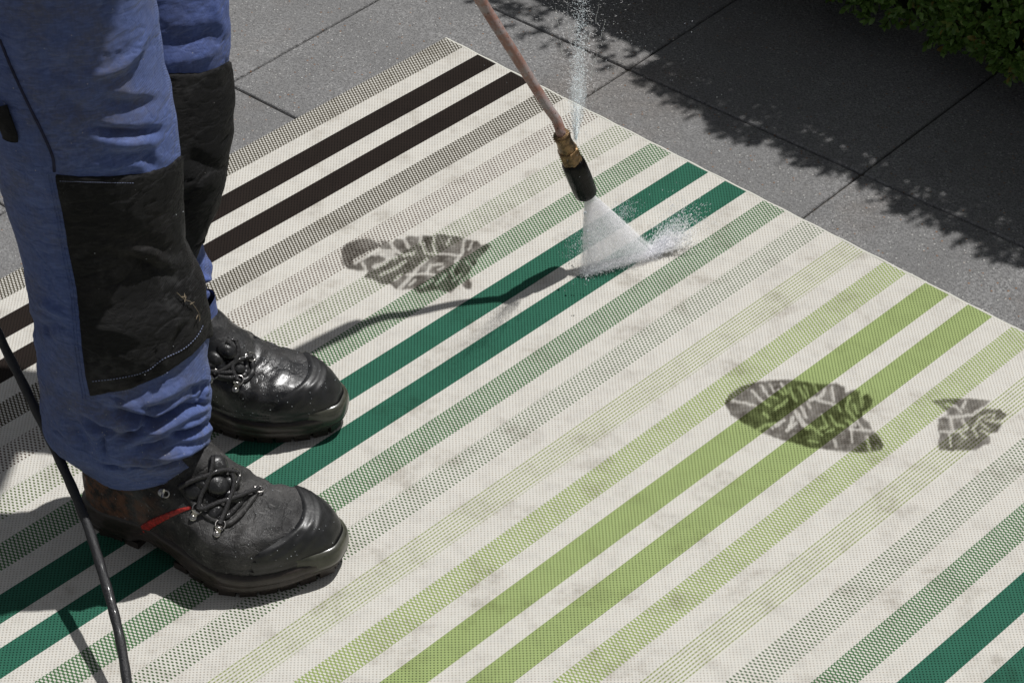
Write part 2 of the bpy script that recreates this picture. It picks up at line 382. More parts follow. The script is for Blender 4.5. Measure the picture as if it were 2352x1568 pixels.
# ================================================================== RUG
P0 = .065; YAW = -0.75741357; RT = np.array([-1.48675677, 48.24660046]) * P0
GRN, LGR, BRN = (.028, .128, .083), (.315, .395, .158), (.018, .0125, .010)
rm = [mat_weave('rug_plain', 'plain', None), mat_weave('rug_brown_solid', 'solid', BRN), mat_weave('rug_brown_dense', 'dense', (.055, .047, .028)),
      mat_weave('rug_brown_sparse', 'sparse', (.085, .055, .035)), mat_weave('rug_green_sparse', 'sparse', (.10, .14, .05)),
      mat_weave('rug_green_dense', 'dense', (.065, .15, .06)), mat_weave('rug_green_solid', 'solid', GRN),
      mat_weave('rug_grey_sparse', 'sparse', (.085, .13, .06)), mat_weave('rug_lime_lines', 'lines', (.25, .29, .10)),
      mat_weave('rug_lime_dense', 'dense', (.27, .34, .115)), mat_weave('rug_lime_solid', 'solid', LGR)]
SEQ = [2, 1, 1, 2, 3, 4, 5, 6, 6, 5, 7, 8, 9, 10, 10, 9, 8, 7, 5, 6, 6, 5, 4, 3, 2]
us, mi = [0.0], []
for k, t in enumerate(SEQ):
    us.append(P0 * (k + .555)); mi.append(t)
    if k < len(SEQ) - 1: us.append(P0 * (k + 1)); mi.append(0)
V0, V1, TH = -2.45, 0.0, .006
vs = np.linspace(V0, V1, 60); V, F, I = [], [], []
for u in us:
    for v in vs:
        wob = .0007 * noise.noise((u * 6, v * 6, 3.1)); V.append((u, v + (.0012 * noise.noise((u * 30, 0, 5)) if v == V1 else 0), TH + wob))
nv = len(vs); nu = len(us)
for i in range(nu - 1):
    for j in range(nv - 1): F.append([i * nv + j, (i + 1) * nv + j, (i + 1) * nv + j + 1, i * nv + j + 1]); I.append(mi[i])
b0 = len(V)
per = [(i, 0) for i in range(nu)] + [(nu - 1, j) for j in range(1, nv)] + [(i, nv - 1) for i in range(nu - 2, -1, -1)] + [(0, j) for j in range(nv - 2, 0, -1)]
for (i, j) in per: p = V[i * nv + j]; V.append((p[0], p[1], .0008))
L = len(per)
for q in range(L):
    a, b = per[q], per[(q + 1) % L]; F.append([b0 + q, b0 + (q + 1) % L, b[0] * nv + b[1], a[0] * nv + a[1]]); I.append(0)
rug = mesh('outdoor_rug', V, F, smooth=False, mats=rm, mi=I)
rug.location = (RT[0], RT[1], 0); rug.rotation_euler = (0, 0, YAW)
tag(rug, 'flat woven outdoor rug with cream, brown, dark green and lime stripes on the pavement', 'rug')
bm_ = NT('cream_selvage'); bm_.bsdf((.66, .65, .58), .7); bev, bf = [], []
pp = np.array([[u, V1 + .0012, .0045 + .0004 * math.sin(u * 900)] for u in np.linspace(0, us[-1], 260)])
v_, f_ = tubegeo(pp, .0022, 6); mesh('selvage', v_, f_, bm_.m, rug)

# footprints: soft films of mud, tread block by tread block
MUD = mat_mud()
def footprint(outline, cracks, org, sc, label, k=.9):
    cv = lambda p: (np.array(p, float).reshape(-1, 2) / sc + org) * .98
    O = cv(outline); CR = [(cv(c[:-1]), c[-1] / sc * .98) for c in cracks]
    lo, hi = O.min(0) - 14, O.max(0) + 14; nx, ny = int((hi[0] - lo[0]) / 1.25), int((hi[1] - lo[1]) / 1.25)
    X, Y = np.meshgrid(np.linspace(lo[0], hi[0], nx), np.linspace(lo[1], hi[1], ny)); Q = np.stack([X.ravel(), Y.ravel()], 1)
    QW = Q + np.array([(2.2 * noise.noise((x * .11, y * .11, 1)), 2.2 * noise.noise((x * .11, y * .11, 7))) for x, y in Q])
    A = sm(signedpoly(QW, O), -2.5, 3.5); pr = np.array([noise.noise((x * .035, y * .035, 3)) for x, y in Q]); A = A * np.clip(.84 + .30 * pr, .5, 1)
    for L, w in CR:
        d, _ = polydist(QW, L); A = A * (1 - .74 * (1 - sm(d, max(w * .62 - 1.6, .3), w * .62 + 3.6)))
    A = np.clip(A * k, 0, 1); W = np.array([U(x, y, TH + .0012) for x, y in Q]); F = gridfaces(ny, nx)
    keep = (A[F] > .004).any(1); F = F[keep]; used = np.unique(F); mp = -np.ones(len(Q), int); mp[used] = np.arange(len(used))
    o = mesh('muddy_footprint', W[used], mp[F], MUD); at = o.data.attributes.new('alpha', 'FLOAT', 'POINT'); at.data.foreach_set('value', A[used])
    if o.data.polygons[0].normal.z < 0: o.data.flip_normals()
    tag(o, label, 'footprint', 'muddy boot prints on the rug')
footprint([230,360,290,310,400,270,500,262,600,290,660,280,760,300,790,265,880,270,930,235,1050,235,1100,225,1190,235,1240,210,1350,225,1500,250,1560,270,1660,290,1700,330,1760,315,1800,340,1740,400,
  1650,480,1650,520,1580,590,1560,650,1600,760,1590,790,1530,790,1480,730,1380,830,1340,820,1280,810,1200,800,1050,840,960,790,860,800,800,790,740,740,640,740,560,690,460,670,500,600,390,595,290,575,230,520],
 [(370,500,520,420,650,400,760,410,44),(520,420,620,370,30),(450,520,480,590,20),(590,290,640,310,18),(740,310,800,390,850,420,22),(880,260,930,350,24),(650,430,720,460,800,460,28),(570,560,680,520,720,480,30),
  (1060,240,1050,320,18),(1080,310,1100,400,24),(1200,250,1190,330,1220,420,20),(1370,260,1340,320,16),(1520,270,1490,430,1420,500,20),(1110,420,1300,420,1480,440,16),(640,640,800,570,900,500,22),(880,440,960,420,24),
  (1000,600,1080,520,1120,480,26),(920,640,1080,630,1200,640,18),(830,790,920,700,990,620,24),(940,750,1000,700,14),(1130,620,1160,540,1280,530,18),(1240,590,1300,560,14),(1180,700,1060,770,20),(1320,640,1220,740,24),
  (1450,500,1380,600,1400,650,20),(1540,500,1600,560,18),(1400,700,1480,640,18),(1480,720,1560,650,30),(860,640,780,700,16),(1600,300,1560,380,14),(960,440,1000,400,14)], np.array([750, 500]), 4.48,
 'dark muddy boot print across grey and green stripes, left of the spray nozzle')
footprint([290,420,320,360,400,310,500,275,620,262,740,258,860,275,960,290,1060,285,1120,310,1125,350,1170,325,1220,340,1230,380,1280,355,1310,400,1300,450,1240,480,1240,520,1290,560,1310,610,1350,640,1390,710,
  1370,745,1250,762,1100,755,980,740,880,730,780,700,660,670,540,620,420,560,330,500],
 [(345,405,440,420,500,440,12),(480,335,540,400,600,440,12),(540,300,590,370,650,390,12),(600,290,630,340,10),(680,285,700,320,720,350,12),(740,320,760,370,780,400,14),(800,310,850,390,12),(840,300,870,370,8),
  (510,610,580,570,640,560,14),(640,580,700,540,14),(640,460,700,420,720,400,14),(590,520,560,490,14),(780,480,830,560,860,590,22),(820,450,850,520,16),(720,610,780,560,16),(860,420,880,450,12),
  (880,400,960,370,980,330,16),(930,400,1050,430,14),(1030,310,1040,400,12),(760,520,740,580,16),(1070,440,1090,480,10),(1130,460,1200,540,14),(1150,380,1130,440,14),(1180,430,1210,490,12),(1230,370,1240,440,14),
  (960,500,990,570,10),(1020,510,1050,560,10),(950,600,1000,580,14),(990,620,1040,600,10),(880,580,960,640,14),(1060,570,1110,580,14),(1150,600,1300,610,12),(1160,560,1170,690,12),(1050,680,1060,720,12),
  (1270,650,1290,740,12),(1210,550,1240,600,10),(1130,540,1190,570,16),(870,680,930,690,8),(620,600,600,560,10),(900,290,930,340,7),(700,360,660,330,7)], np.array([1600, 800]), 2.94,
 'long dark muddy boot print crossing the two lime green stripes')
footprint([1710,405,1760,395,1830,390,1900,385,2060,395,2120,405,2100,430,2060,460,2130,460,2190,465,2235,505,2190,540,2200,580,2170,620,2120,635,2120,700,2070,715,2020,745,1950,745,1860,750,1770,745,1760,700,
  1770,640,1760,600,1760,530,1830,490,1780,450],
 [(1760,510,1900,515,2000,500,2060,460,14),(1820,430,1880,440,1920,480,12),(1950,410,1930,450,14),(1850,530,1860,600,16),(1930,540,1960,590,14),(1780,615,1860,620,1960,600,14),(1840,630,1850,720,8),
  (1910,620,1950,660,12),(2010,610,2030,650,10),(2040,540,2000,600,14),(2050,520,2120,500,12),(2060,560,2110,600,12),(2090,540,2180,550,14),(2060,610,2120,640,12),(2150,500,2130,540,10)], np.array([1600, 800]), 2.94,
 'small partial boot print near the right picture edge, beside the long print', k=.82)

# ================================================================== PERSON (legs and boots; the rest stands above the picture)
person = root('person', (-.40, 2.2, 0))
tag(person, 'person in blue work trousers, black knee pads and boots, standing on the rug', 'person')
trousers = root('trousers', (0, 0, 0), 0, person)
def depth(p): return -((p - CAMP) @ RC.T)[2]
BV = {}
def leg(name, rows, Y0, k, folds, seed, psi, mat, top):
    R = []
    for (y, xl, xr) in rows:
        c = onplaneY((xl + xr) / 2, y, Y0, k); a = (xr - xl) / 2 / FPX * depth(c); R.append((*c, a))
    R = np.array(R)[::-1]                              # from hem up
    R = np.vstack([R, top])
    N, K = 420, 200
    d = np.r_[0, np.cumsum(np.abs(np.diff(R[:, 2])))]; t = np.linspace(0, d[-1], N)
    # smooth interpolation (monotone enough): cubic through control rows
    def interp(col):
        y = R[:, col]; m = np.gradient(y, d); kk = np.clip(np.searchsorted(d, t, 'right') - 1, 0, len(d) - 2)
        h = d[kk + 1] - d[kk]; s = (t - d[kk]) / h
        return (2 * s**3 - 3 * s**2 + 1) * y[kk] + (s**3 - 2 * s**2 + s) * h * m[kk] + (-2 * s**3 + 3 * s**2) * y[kk + 1] + (s**3 - s**2) * h * m[kk + 1]
    cx, cy, cz, a = (interp(i) for i in range(4))
    th = np.linspace(-math.pi, math.pi, K, endpoint=False)[None, :]
    rr = a[:, None] * (1 + .03 * np.cos(2 * th) * 0)
    ps = (psi * np.exp(-(t / .16) ** 2))[:, None]; ex = rr * np.cos(th - ps); ey = rr * .88 * np.sin(th - ps)
    X = cx[:, None] + ex * np.cos(ps) - ey * np.sin(ps); Y = cy[:, None] + ex * np.sin(ps) + ey * np.cos(ps); Z = np.broadcast_to(cz[:, None], X.shape).copy()
    Z = Z + .021 * np.cos(th - ps) * np.exp(-(t / .09) ** 2)[:, None]
    hem = np.exp(-(t / .018) ** 2)[:, None]
    Z = Z + hem * (.004 * np.sin(th * 2 + 1))
    P = np.stack([X, Y, Z], -1).reshape(-1, 3)
    Nn = np.stack([np.cos(th) + 0 * X, np.sin(th) / .88 + 0 * X, 0 * X], -1).reshape(-1, 3); Nn /= np.linalg.norm(Nn, axis=1)[:, None]
    Q = pxof(P); D = np.zeros(len(P)); front = sm(-Nn[:, 1], -.45, .1)
    for L, w, A, pr in folds:
        dd, s = polydist(Q, L); e = sm(s, 0, .42) * sm(1 - s, 0, .42)
        g = np.exp(-(dd / w) ** 2)
        D += A * g * e * front
        if L[0][1] > 900: A *= 1.6; w = w * .85; g = np.exp(-(dd / w) ** 2); D += .3 * A * g * e * front
        if pr: D += -A * pr * np.exp(-((dd - 1.9 * w) / (1.1 * w)) ** 2) * e * front
    low_ = lambda t: np.exp(-(t / .16) ** 2)
    lowf = np.array([noise.noise((p[0] * 14 + seed, p[1] * 14, p[2] * 9)) for p in P[::1]])
    tt = np.repeat(t, K)
    midf = np.array([noise.noise((p[0] * 22 + seed * 2 + p[2] * 12, p[1] * 22, p[2] * 42)) for p in P])
    low = np.exp(-(tt / .16) ** 2)
    tt = np.repeat(t, K)
    rdg = np.array([abs(noise.noise((p[0] * 9 + p[2] * 10 + seed, p[1] * 9, p[2] * 26))) + .5 * abs(noise.noise((p[0] * 16 - p[2] * 24 + seed, p[1] * 16, p[2] * 46))) for p in P])
    rd2 = np.array([abs(noise.noise((p[0] * 50 + p[2] * 30, p[1] * 50, p[2] * 70 + seed))) for p in P])
    D += -.0065 * np.exp(-(rdg / .075) ** 2) * (.15 + 1.2 * low_(tt)) - .0007 * np.exp(-(rd2 / .10) ** 2)
    D += lowf * .005 + (1 - front) * midf * .005 * (low + .4) + midf * low * .0028 + midf * .0010
    P = P + Nn * D[:, None]
    F = gridfaces(N, K, True)
    G = P.reshape(N, K, 3); du = np.roll(G, -1, 1) - np.roll(G, 1, 1); dv = np.gradient(G, axis=0); nn = np.cross(du, dv).reshape(-1, 3)
    nn /= np.linalg.norm(nn, axis=1)[:, None] + 1e-12
    # inner lip of the hem
    inner = P[:K] - Nn[:K] * .004 + np.array([0, 0, .0005]); inner2 = P[:K] - Nn[:K] * .006 + np.array([0, 0, .04])
    Vv = np.vstack([P, inner, inner2]); b = N * K; j = np.arange(K); j2 = (j + 1) % K
    F2 = np.vstack([F, np.stack([b + j, b + j2, j2, j], 1), np.stack([b + K + j, b + K + j2, b + j2, b + j], 1)])
    o = mesh(name, Vv, F2, mat, trousers, world=True)
    BV[name] = BVHTree.FromPolygons(P.tolist(), F.tolist())
    return P, F, nn, np.tile(th.ravel(), N), N, K
CAMV = Vector(CAMP)
def hit(bv, x, y, off=0.0):
    d = Vector(ray(x, y)).normalized(); loc, n, _, _ = bv.ray_cast(CAMV, d)
    if loc is None: return None
    if n.dot(d) > 0: n = -n
    return np.array(loc + n * off), np.array(n)
def trace(bv, L, off, n=40):
    out, nn = [], []
    for x, y in spline(L, n):
        h = hit(bv, x, y, off)
        if h: out.append(h[0]); nn.append(h[1])
    return np.array(out), np.array(nn)
def panel(name, data, poly, mat, thmax, off=.0028):
    P, F, nn, th, N, K = data; Q = pxof(P)
    sd = signedpoly(Q, poly); lim = (math.radians(thmax) - th) * 90
    s = np.where(th > math.radians(20), np.minimum(lim, 60), np.where(th < -math.radians(172), -20, np.minimum(sd, np.maximum(lim, 0) + 1)))
    s = np.where((th > math.radians(20)), np.minimum(s, np.maximum(sd, -30) * 1.0), s)
    o_ = np.clip(s / 3.0, -1, 1) * off; keep = (s[F] > -9).all(1); Fk = F[keep]; used = np.unique(Fk); mp = -np.ones(len(P), int); mp[used] = np.arange(len(used))
    Vv = P[used] + nn[used] * o_[used][:, None]
    BV[name] = BVHTree.FromPolygons(Vv.tolist(), mp[Fk].tolist())
    return mesh(name, Vv, mp[Fk], mat, trousers, world=True)

z1 = lambda pts: [(x / 3.137 * .98, y / 3.137 * .98) for x, y in pts]
z2 = lambda pts: [(x / 3.137 * .98, (450 + y / 3.137) * .98) for x, y in pts]
z3 = lambda pts: [((150 + x / 2.24) * .98, (750 + y / 2.24) * .98) for x, y in pts]
near_folds = [
 (z1([(540, 590), (760, 545), (900, 490), (1030, 370), (1150, 160)]), 11, .0045, .2),
 (z1([(640, 640), (950, 690), (1260, 690)]), 20, .003, 0),
 (z1([(640, 700), (950, 775), (1290, 740)]), 15, -.0045, .15),
 (z1([(560, 900), (800, 980), (1000, 990), (1300, 950)]), 11, -.008, .35),
 (z1([(700, 1020), (900, 1060), (1200, 1010)]), 16, .004, 0),
 (z1([(1040, 1080), (1100, 1180), (1150, 1260)]), 12, -.004, .3),
 (z1([(350, 640), (560, 800), (720, 930)]), 18, -.004, .2),
 (z1([(200, 360), (420, 520), (640, 600)]), 30, -.004, 0),
 (z1([(600, 1200), (850, 1230), (1150, 1190)]), 10, .003, 0),
 (z2([(230, 800), (350, 830), (440, 880), (490, 960)]), 9, .004, .3),
 (z2([(230, 1000), (350, 1000), (480, 930)]), 12, -.005, .2),
 (z2([(220, 870), (260, 990), (240, 1060)]), 10, -.004, 0),
 (z2([(560, 390), (780, 400), (1100, 450), (1380, 620)]), 12, .0045, .2),
 (z2([(560, 440), (900, 430), (1300, 640), (1460, 690)]), 14, -.004, 0),
 (z2([(1200, 1080), (1190, 1240), (1170, 1360)]), 9, .004, .4),
 (z2([(1000, 1300), (1020, 1420)]), 9, -.003, .3),
 (z2([(1380, 900), (1300, 1100), (1250, 1280)]), 12, -.004, .3),
 (z3([(180, 450), (330, 490), (480, 530), (640, 460), (780, 395)]), 11, -.012, .45),
 (z3([(200, 425), (400, 430), (560, 370), (740, 290)]), 16, .006, 0),
 (z3([(230, 640), (320, 610), (440, 550), (560, 500)]), 10, -.008, .3),
 (z3([(540, 612), (640, 590), (720, 560), (790, 520)]), 8, -.010, .45),
 (z3([(240, 742), (430, 742), (600, 700), (780, 620)]), 13, .006, .3),
 (z3([(600, 755), (690, 722), (760, 670)]), 7, -.007, .3),
 (z3([(540, 700), (660, 670), (790, 630)]), 9, .004, 0),
 (z3([(20, 420), (60, 540), (100, 640), (160, 740)]), 16, -.005, .3), (z3([(60, 470), (180, 560), (330, 600)]), 9, -.006, .3), (z3([(330, 680), (480, 660), (600, 610)]), 7, -.005, .4), (z3([(640, 470), (720, 450), (790, 430)]), 6, -.005, .4),
 (z3([(200, 560), (205, 640), (215, 750)]), 7, -.005, .3),
 (z3([(640, 380), (720, 350), (790, 330)]), 8, -.004, .3),
 (z3([(300, 800), (500, 830), (700, 780)]), 12, -.004, 0)]
near_rows = [(-420, -200, 330), (-200, -150, 340), (0, -112, 357), (60, -98, 368), (150, -76, 377), (250, -45, 398), (350, -15, 411), (410, 0, 411), (500, 30, 411), (560, 48, 414), (610, 58, 432), (650, 66, 456),
 (700, 72, 467), (780, 84, 474), (850, 90, 480), (900, 93, 484), (945, 99, 487), (975, 116, 490), (1008, 160, 490), (1042, 207, 486)]
far_folds = [
 (z1([(1150, 330), (1400, 300), (1700, 230)]), 20, -.005, .3), (z1([(1150, 460), (1400, 440), (1700, 330)]), 16, .003, 0), (z1([(1560, -60), (1600, 150), (1690, 330)]), 12, .003, 0),
 (z1([(1330, 1100), (1450, 1180), (1660, 1280)]), 18, -.005, 0), (z1([(1340, 1420), (1500, 1330), (1650, 1250)]), 20, .004, 0),
 (z2([(1440, 640), (1520, 640), (1590, 650)]), 9, .006, .2), (z2([(1440, 715), (1520, 695), (1600, 670)]), 7, -.009, .3), (z2([(1460, 790), (1520, 790), (1590, 740)]), 12, .006, 0)]
far_rows = [(-420, 120, 492), (-200, 150, 508), (0, 175, 521), (80, 185, 527), (150, 190, 527), (230, 190, 532), (300, 188, 530), (400, 178, 518), (480, 165, 495), (540, 158, 474), (580, 158, 464), (620, 170, 484),
 (652, 180, 491), (690, 200, 484), (715, 215, 470), (740, 240, 482), (772, 283, 517)]
nl = leg('trouser_leg', near_rows, 2.075, .25, near_folds, 3.3, -.29, M['blue'], [(-.455, 2.28, .90, .125), (-.44, 2.33, 1.0, .15), (-.43, 2.36, 1.07, .14), (-.43, 2.36, 1.09, .02)])
tag(bpy.data.objects['trouser_leg'], 'near trouser leg, dusty blue')
fl = leg('trouser_leg', far_rows, 2.290, .36, far_folds, 8.1, -.24, M['blue2'], [(-.41, 2.47, .82, .115), (-.42, 2.43, .95, .145), (-.43, 2.38, 1.05, .14), (-.43, 2.37, 1.08, .02)])
nearb = BV['trouser_leg'] if False else None
BV_near = BVHTree.FromPolygons(nl[0].tolist(), nl[1].tolist()); BV_far = BVHTree.FromPolygons(fl[0].tolist(), fl[1].tolist())
kn = panel('knee_patch', nl, [(125, 400), (180, 405), (250, 405), (330, 398), (385, 382), (413, 358), (470, 330), (530, 600), (540, 760), (474, 778), (440, 815), (380, 858), (300, 893), (250, 902), (206, 910), (196, 860), (187, 790), (181, 720), (175, 660), (158, 580), (143, 490)], M['black'], 78)
kn['label'] = 'dusty black knee patch of the near leg'
BV_kn = BV['knee_patch']
kf = panel('knee_patch', fl, [(300, 165), (385, 168), (460, 168), (500, 155), (527, 140), (600, 120), (620, 400), (540, 520), (480, 556), (462, 560), (440, 620), (300, 640)], M['black'], 70)
# seams, stitching, pocket tab
def tubepart(name, bv, L, r, mat, parent, off=.0005, n=50, k=6, flat=1.0, jitter=None):
    P, nn = trace(bv, L, off, n)
    if len(P) < 3: return None
    v, f = tubegeo(P, r, k, flat, nn); return mesh(name, v, f, mat, parent, world=True)
tubepart('side_seam', BV_near, z1([(0, 290), (60, 440), (130, 600), (220, 790), (300, 950), (360, 1080), (392, 1170), (400, 1262)]), .0016, M['seam'], trousers)
for dx in (-9, -16):
    tubepart('double_seam', BV_near, [(x + dx * 1.0, y) for x, y in [(125, 400), (143, 490), (158, 580), (175, 660), (181, 720), (187, 790), (196, 860), (206, 915)]], .0008, M['blue'], trousers, .0002)
def stitches(bv, L, n, parent, r=.0005):
    P, nn = trace(bv, L, .0004, n * 2); G = []
    for i in range(0, len(P) - 1, 2):
        if np.linalg.norm(P[i + 1] - P[i]) < .02: G.append(tubegeo(np.array([P[i], (P[i] + P[i + 1]) / 2 + nn[i] * .0004, P[i + 1]]), r, 5))
    v, f = join(G); o = mesh('stitching', v, f, M['stitch'], parent, world=True); o['kind'] = 'stuff'; return o
stitches(BV_kn, z2([(680, 1390), (850, 1370), (1000, 1340), (1100, 1300), (1210, 1220), (1320, 1170), (1400, 1110), (1460, 1040), (1490, 980)]), 44, trousers)
stitches(BV_kn, z2([(720, 1495), (900, 1460), (1080, 1420), (1190, 1345), (1280, 1300), (1360, 1260), (1420, 1190)]), 40, trousers)
stitches(BV_kn, z1([(440, 1330), (700, 1340), (980, 1345)]), 30, trousers, .0003)
stitches(BV_near, z3([(380, 850), (480, 858), (600, 850), (700, 800), (770, 730)]), 34, trousers, .0003)
P_, n_ = trace(BV_near, [(2, 245), (14, 275), (26, 305), (28, 318)], .003, 16)
if len(P_) > 3:
    v, f = tubegeo(P_, np.linspace(.0115, .0095, len(P_)), 12, .45, n_); mesh('pocket_tab', v, f, M['black'], trousers, world=True)

# ------------------------------------------------------------------ boots
def boot(origin, yaw, mup, label, seed, ck=.3, wk=1.04):
    b = root('boot', (origin[0] + .40, origin[1] - 2.2, origin[2]), yaw, person); b['label'] = label
    Lf = .297
    def hwfoot(s): return np.interp(s, [0, .12, .3, .45, .62, .75, .88, 1], [.66, .68, .66, .78, .98, 1.0, .93, .80])
    def ring(xb, zb, xf, zf, W, bl, K=96, sq=.62, drop=0):
        ph = np.linspace(-math.pi, math.pi, K, endpoint=False)
        c = np.cos(ph); s = np.sin(ph); t = (1 + np.sign(c) * np.abs(c) ** .86) / 2
        sh = np.sign(s) * np.abs(s) ** (sq + (1 - sq) * bl * .7) * (hwfoot(t) * (1 - bl) + bl)
        x = xb + (xf - xb) * t; z = zb + (zf - zb) * t ** 1.4; cx_ = np.interp(t * Lf, [0, .045, .082, .125, .173, .194, .213, .229, .249, .267, .284, .297], [.003, .003, -.003, -.010, -.019, -.021, -.019, -.014, -.007, .001, .006, .006])
        y = W * sh * (1 + (wk - 1) * (1 - bl)) + cx_ * ck * (1 - bl) + .003 * (1 - ck) * np.sin(t * math.pi) * (1 - bl)
        return np.stack([x, y, z - drop * np.abs(s) * 0], 1)
    # levels: xb zb xf zf W blend
    LV = [(.004, .030, Lf - .004, .022, .0475, 0), (.001, .042, Lf - .003, .034, .0505, 0), (.000, .055, Lf - .006, .047, .0515, 0), (.000, .066, Lf - .014, .060, .0505, 0), (.001, .076, Lf - .024, .068, .0480, .05),
          (.002, .084, Lf - .040, .0720, .0450, .12), (.003, .091, Lf - .060, .0755, .0420, .25), (.004, .098, Lf - .080, .0820, .0400, .4), (.005, .104, Lf - .100, .0920, .0390, .55),
          (.006, .110, Lf - .116, .1040, .0380, .7), (.007, .116, Lf - .130, .1170, .0375, .85), (.008, .124, Lf - .142, .1290, .0370, 1), (.010, .130, Lf - .155, .1380, .0365, 1), (.014, .138, Lf - .166, .1450, .0355, 1)]
    LV = np.array(LV); n = 90; tt = np.linspace(0, len(LV) - 1, n); LI = np.stack([np.interp(tt, np.arange(len(LV)), LV[:, i]) for i in range(6)], 1)
    for _ in range(3): LI[1:-1] = (LI[:-2] + 2 * LI[1:-1] + LI[2:]) / 4
    K = 128; G = np.array([ring(*l, K=K) for l in LI]); P = G.reshape(-1, 3)
    du = np.roll(G, -1, 1) - np.roll(G, 1, 1); dv = np.gradient(G, axis=0); nn = np.cross(du, dv).reshape(-1, 3); nn /= np.linalg.norm(nn, axis=1)[:, None] + 1e-9
    x, y, z = P.T
    D = np.zeros(len(P))
    # creases across the vamp and ankle
    for q, (xc, sl, A, w) in enumerate([(.205, .10, -.0022, .0045), (.192, -.15, -.0016, .004), (.218, .28, -.0012, .0035), (.178, .05, .0018, .007), (.232, .1, .001, .006)]):
        D += A * np.exp(-((x - xc - sl * y + .003 * np.sin(y * 120 + seed)) / w) ** 2) * sm(z, .045, .075)
    for zc, A in ((.100, -.0025), (.118, -.002), (.088, .0018), (.109, .0018)):
        D += A * np.exp(-((z - zc + .15 * (x - .08) + .002 * np.sin(x * 90 + seed)) / .0045) ** 2) * sm(x, .15, .10)
    D += .0018 * np.array([noise.noise((p[0] * 28 + seed, p[1] * 28, p[2] * 28)) for p in P]) + .0007 * np.array([noise.noise((p[0] * 90 + seed, p[1] * 90, p[2] * 90)) for p in P])
    # welt groove just above the sole
    D += -.0015 * np.exp(-((z - .041) / .0018) ** 2) * sm(x, .05, .08)
    # heel counter line
    D += .0012 * sm(.075 - .25 * (x - .02) - z, -.0015, .0015) * sm(.10 - x, 0, .01)
    capx = .254 + .25 * (z - .06) - 11 * np.clip(np.abs(y + .012 * ck), 0, .050) ** 2
    rel = x - capx
    rid = np.zeros(len(P))
    for c_, A in ((.004, .0018), (.012, .0020), (.020, .0015)): rid += A * np.exp(-((rel - c_) / .0030) ** 2)
    rid *= sm(z, .030, .062) * .8
    P2 = P + nn * D[:, None]
    F = gridfaces(n, K, True)
    up = mesh('upper', np.vstack([P2, [[.07, 0, .150]]]), F, mup, b)
    # toe cap: a shell over the front
    m_ = rel; off = np.clip(m_ / .0025, -1.9, 1) * .0012 + rid
    keep = (m_[F] > -.004).all(1); Fk = F[keep]; used = np.unique(Fk); mp = -np.ones(len(P), int); mp[used] = np.arange(len(used))
    PC = P[used] + nn[used] * (off[used] + .3 * D[used] + .0004)[:, None]
    capo = mesh('toe_cap', PC, mp[Fk], M['cap'], b)
    MW = np.array(PM[b.name]); tw = lambda p: p @ MW[:3, :3].T + MW[:3, 3]
    bv = BVHTree.FromPolygons(tw(P2).tolist(), F.tolist()); bvc = BVHTree.FromPolygons(tw(PC).tolist(), mp[Fk].tolist())
    # sole: sidewall rings
    def soletop(t, s): return np.interp(t, [0, .12, .28, .45, .7, 1], [.042, .040, .047, .040, .033, .034])
    K2 = 128; ph = np.linspace(-math.pi, math.pi, K2, endpoint=False); c = np.cos(ph); tq = (1 + np.sign(c) * np.abs(c) ** .86) / 2
    def srow(ex, f):       # ex: outward extra, f: 0 bottom..1 top
        g = ring(-.003 - ex, 0, Lf + .001 + ex, 0, .0515 + ex, 0, K=K2); bot = np.interp(tq, [0, .2, .27, .40, .5, .85, 1], [.0055, .0055, .018, .018, .0055, .0055, .013])
        g[:, 2] = bot + (soletop(tq, 0) - bot) * f; return g
    prof = [(-.012, 0), (-.0045, .02), (-.0012, .12), (.0015, .30), (.0006, .42), (.0006, .46), (.0022, .55), (.0022, .80), (.0010, .92), (-.004, 1.0)]
    SG = np.array([srow(e, f) for e, f in prof]); sv = SG.reshape(-1, 3); sf = gridfaces(len(prof), K2, True).tolist() + [list(range(K2))[::-1]]
    mesh('sole', sv, sf, M['sole'], b)
    # pale toe bumper
    sel = np.where((tq > .86))[0]; sel = sel[np.argsort(ph[sel])]
    rows = []
    for e, f in [(.0004, .34), (.0020, .46), (.0027, .62), (.0028, .86), (.0022, 1.12), (.0008, 1.30), (-.003, 1.36)]:
        g = srow(e, f)[sel]; k_ = sm(tq[sel], .86, .96)[:, None]; g0 = srow(-.002, f)[sel]; rows.append(g0 * (1 - k_) + g * k_)
    bs = np.array(rows); mesh('toe_bumper', bs.reshape(-1, 3), gridfaces(len(rows), len(sel)), M['olive'], b)
    # tread blocks round the edge
    out = ring(-.001, 0, Lf - .002, 0, .0505, 0, K=720); cum = np.r_[0, np.cumsum(np.linalg.norm(np.diff(out, axis=0), axis=1))]
    L_ = cum[-1]; nb = 30
    for q in range(nb):
        i = np.searchsorted(cum, (q + .5) / nb * L_); i = min(i, 718); p = out[i]; tx = out[i + 1] - out[i]; tx /= np.linalg.norm(tx); t_ = p[0] / Lf
        if .23 < t_ < .42: continue
        nx = np.array([-tx[1], tx[0], 0]); 
        if nx @ (np.array([Lf / 2, 0, 0]) - p) < 0: nx = -nx
        zb = 0.0 if t_ < .9 else .004 * (t_ - .9) / .1
        v, f = boxgeo(p + nx * .0115 + np.array([0, 0, .0045 + zb]), (L_ / nb * .80, .017, .009), [tx, nx, [0, 0, 1]]); mesh('tread_block', v, f, M['sole'], b, smooth=False)
    for q in range(7):
        v, f = boxgeo((.03 + .04 * q if q < 1 else .10 + .027 * q, 0, .0045), (.016, .05, .009)); mesh('tread_block', v, f, M['sole'], b, smooth=False)
    return b, bv, bvc, tw
OB = (-.470, 2.118, .006)
nyaw = math.atan2(2.032 - 2.118, -.186 + .470)
bn, bvn, bvnc, twn = boot(OB, nyaw, M['dry'], 'near boot, dusty and dry', 1.7, 1.0, 1.14)
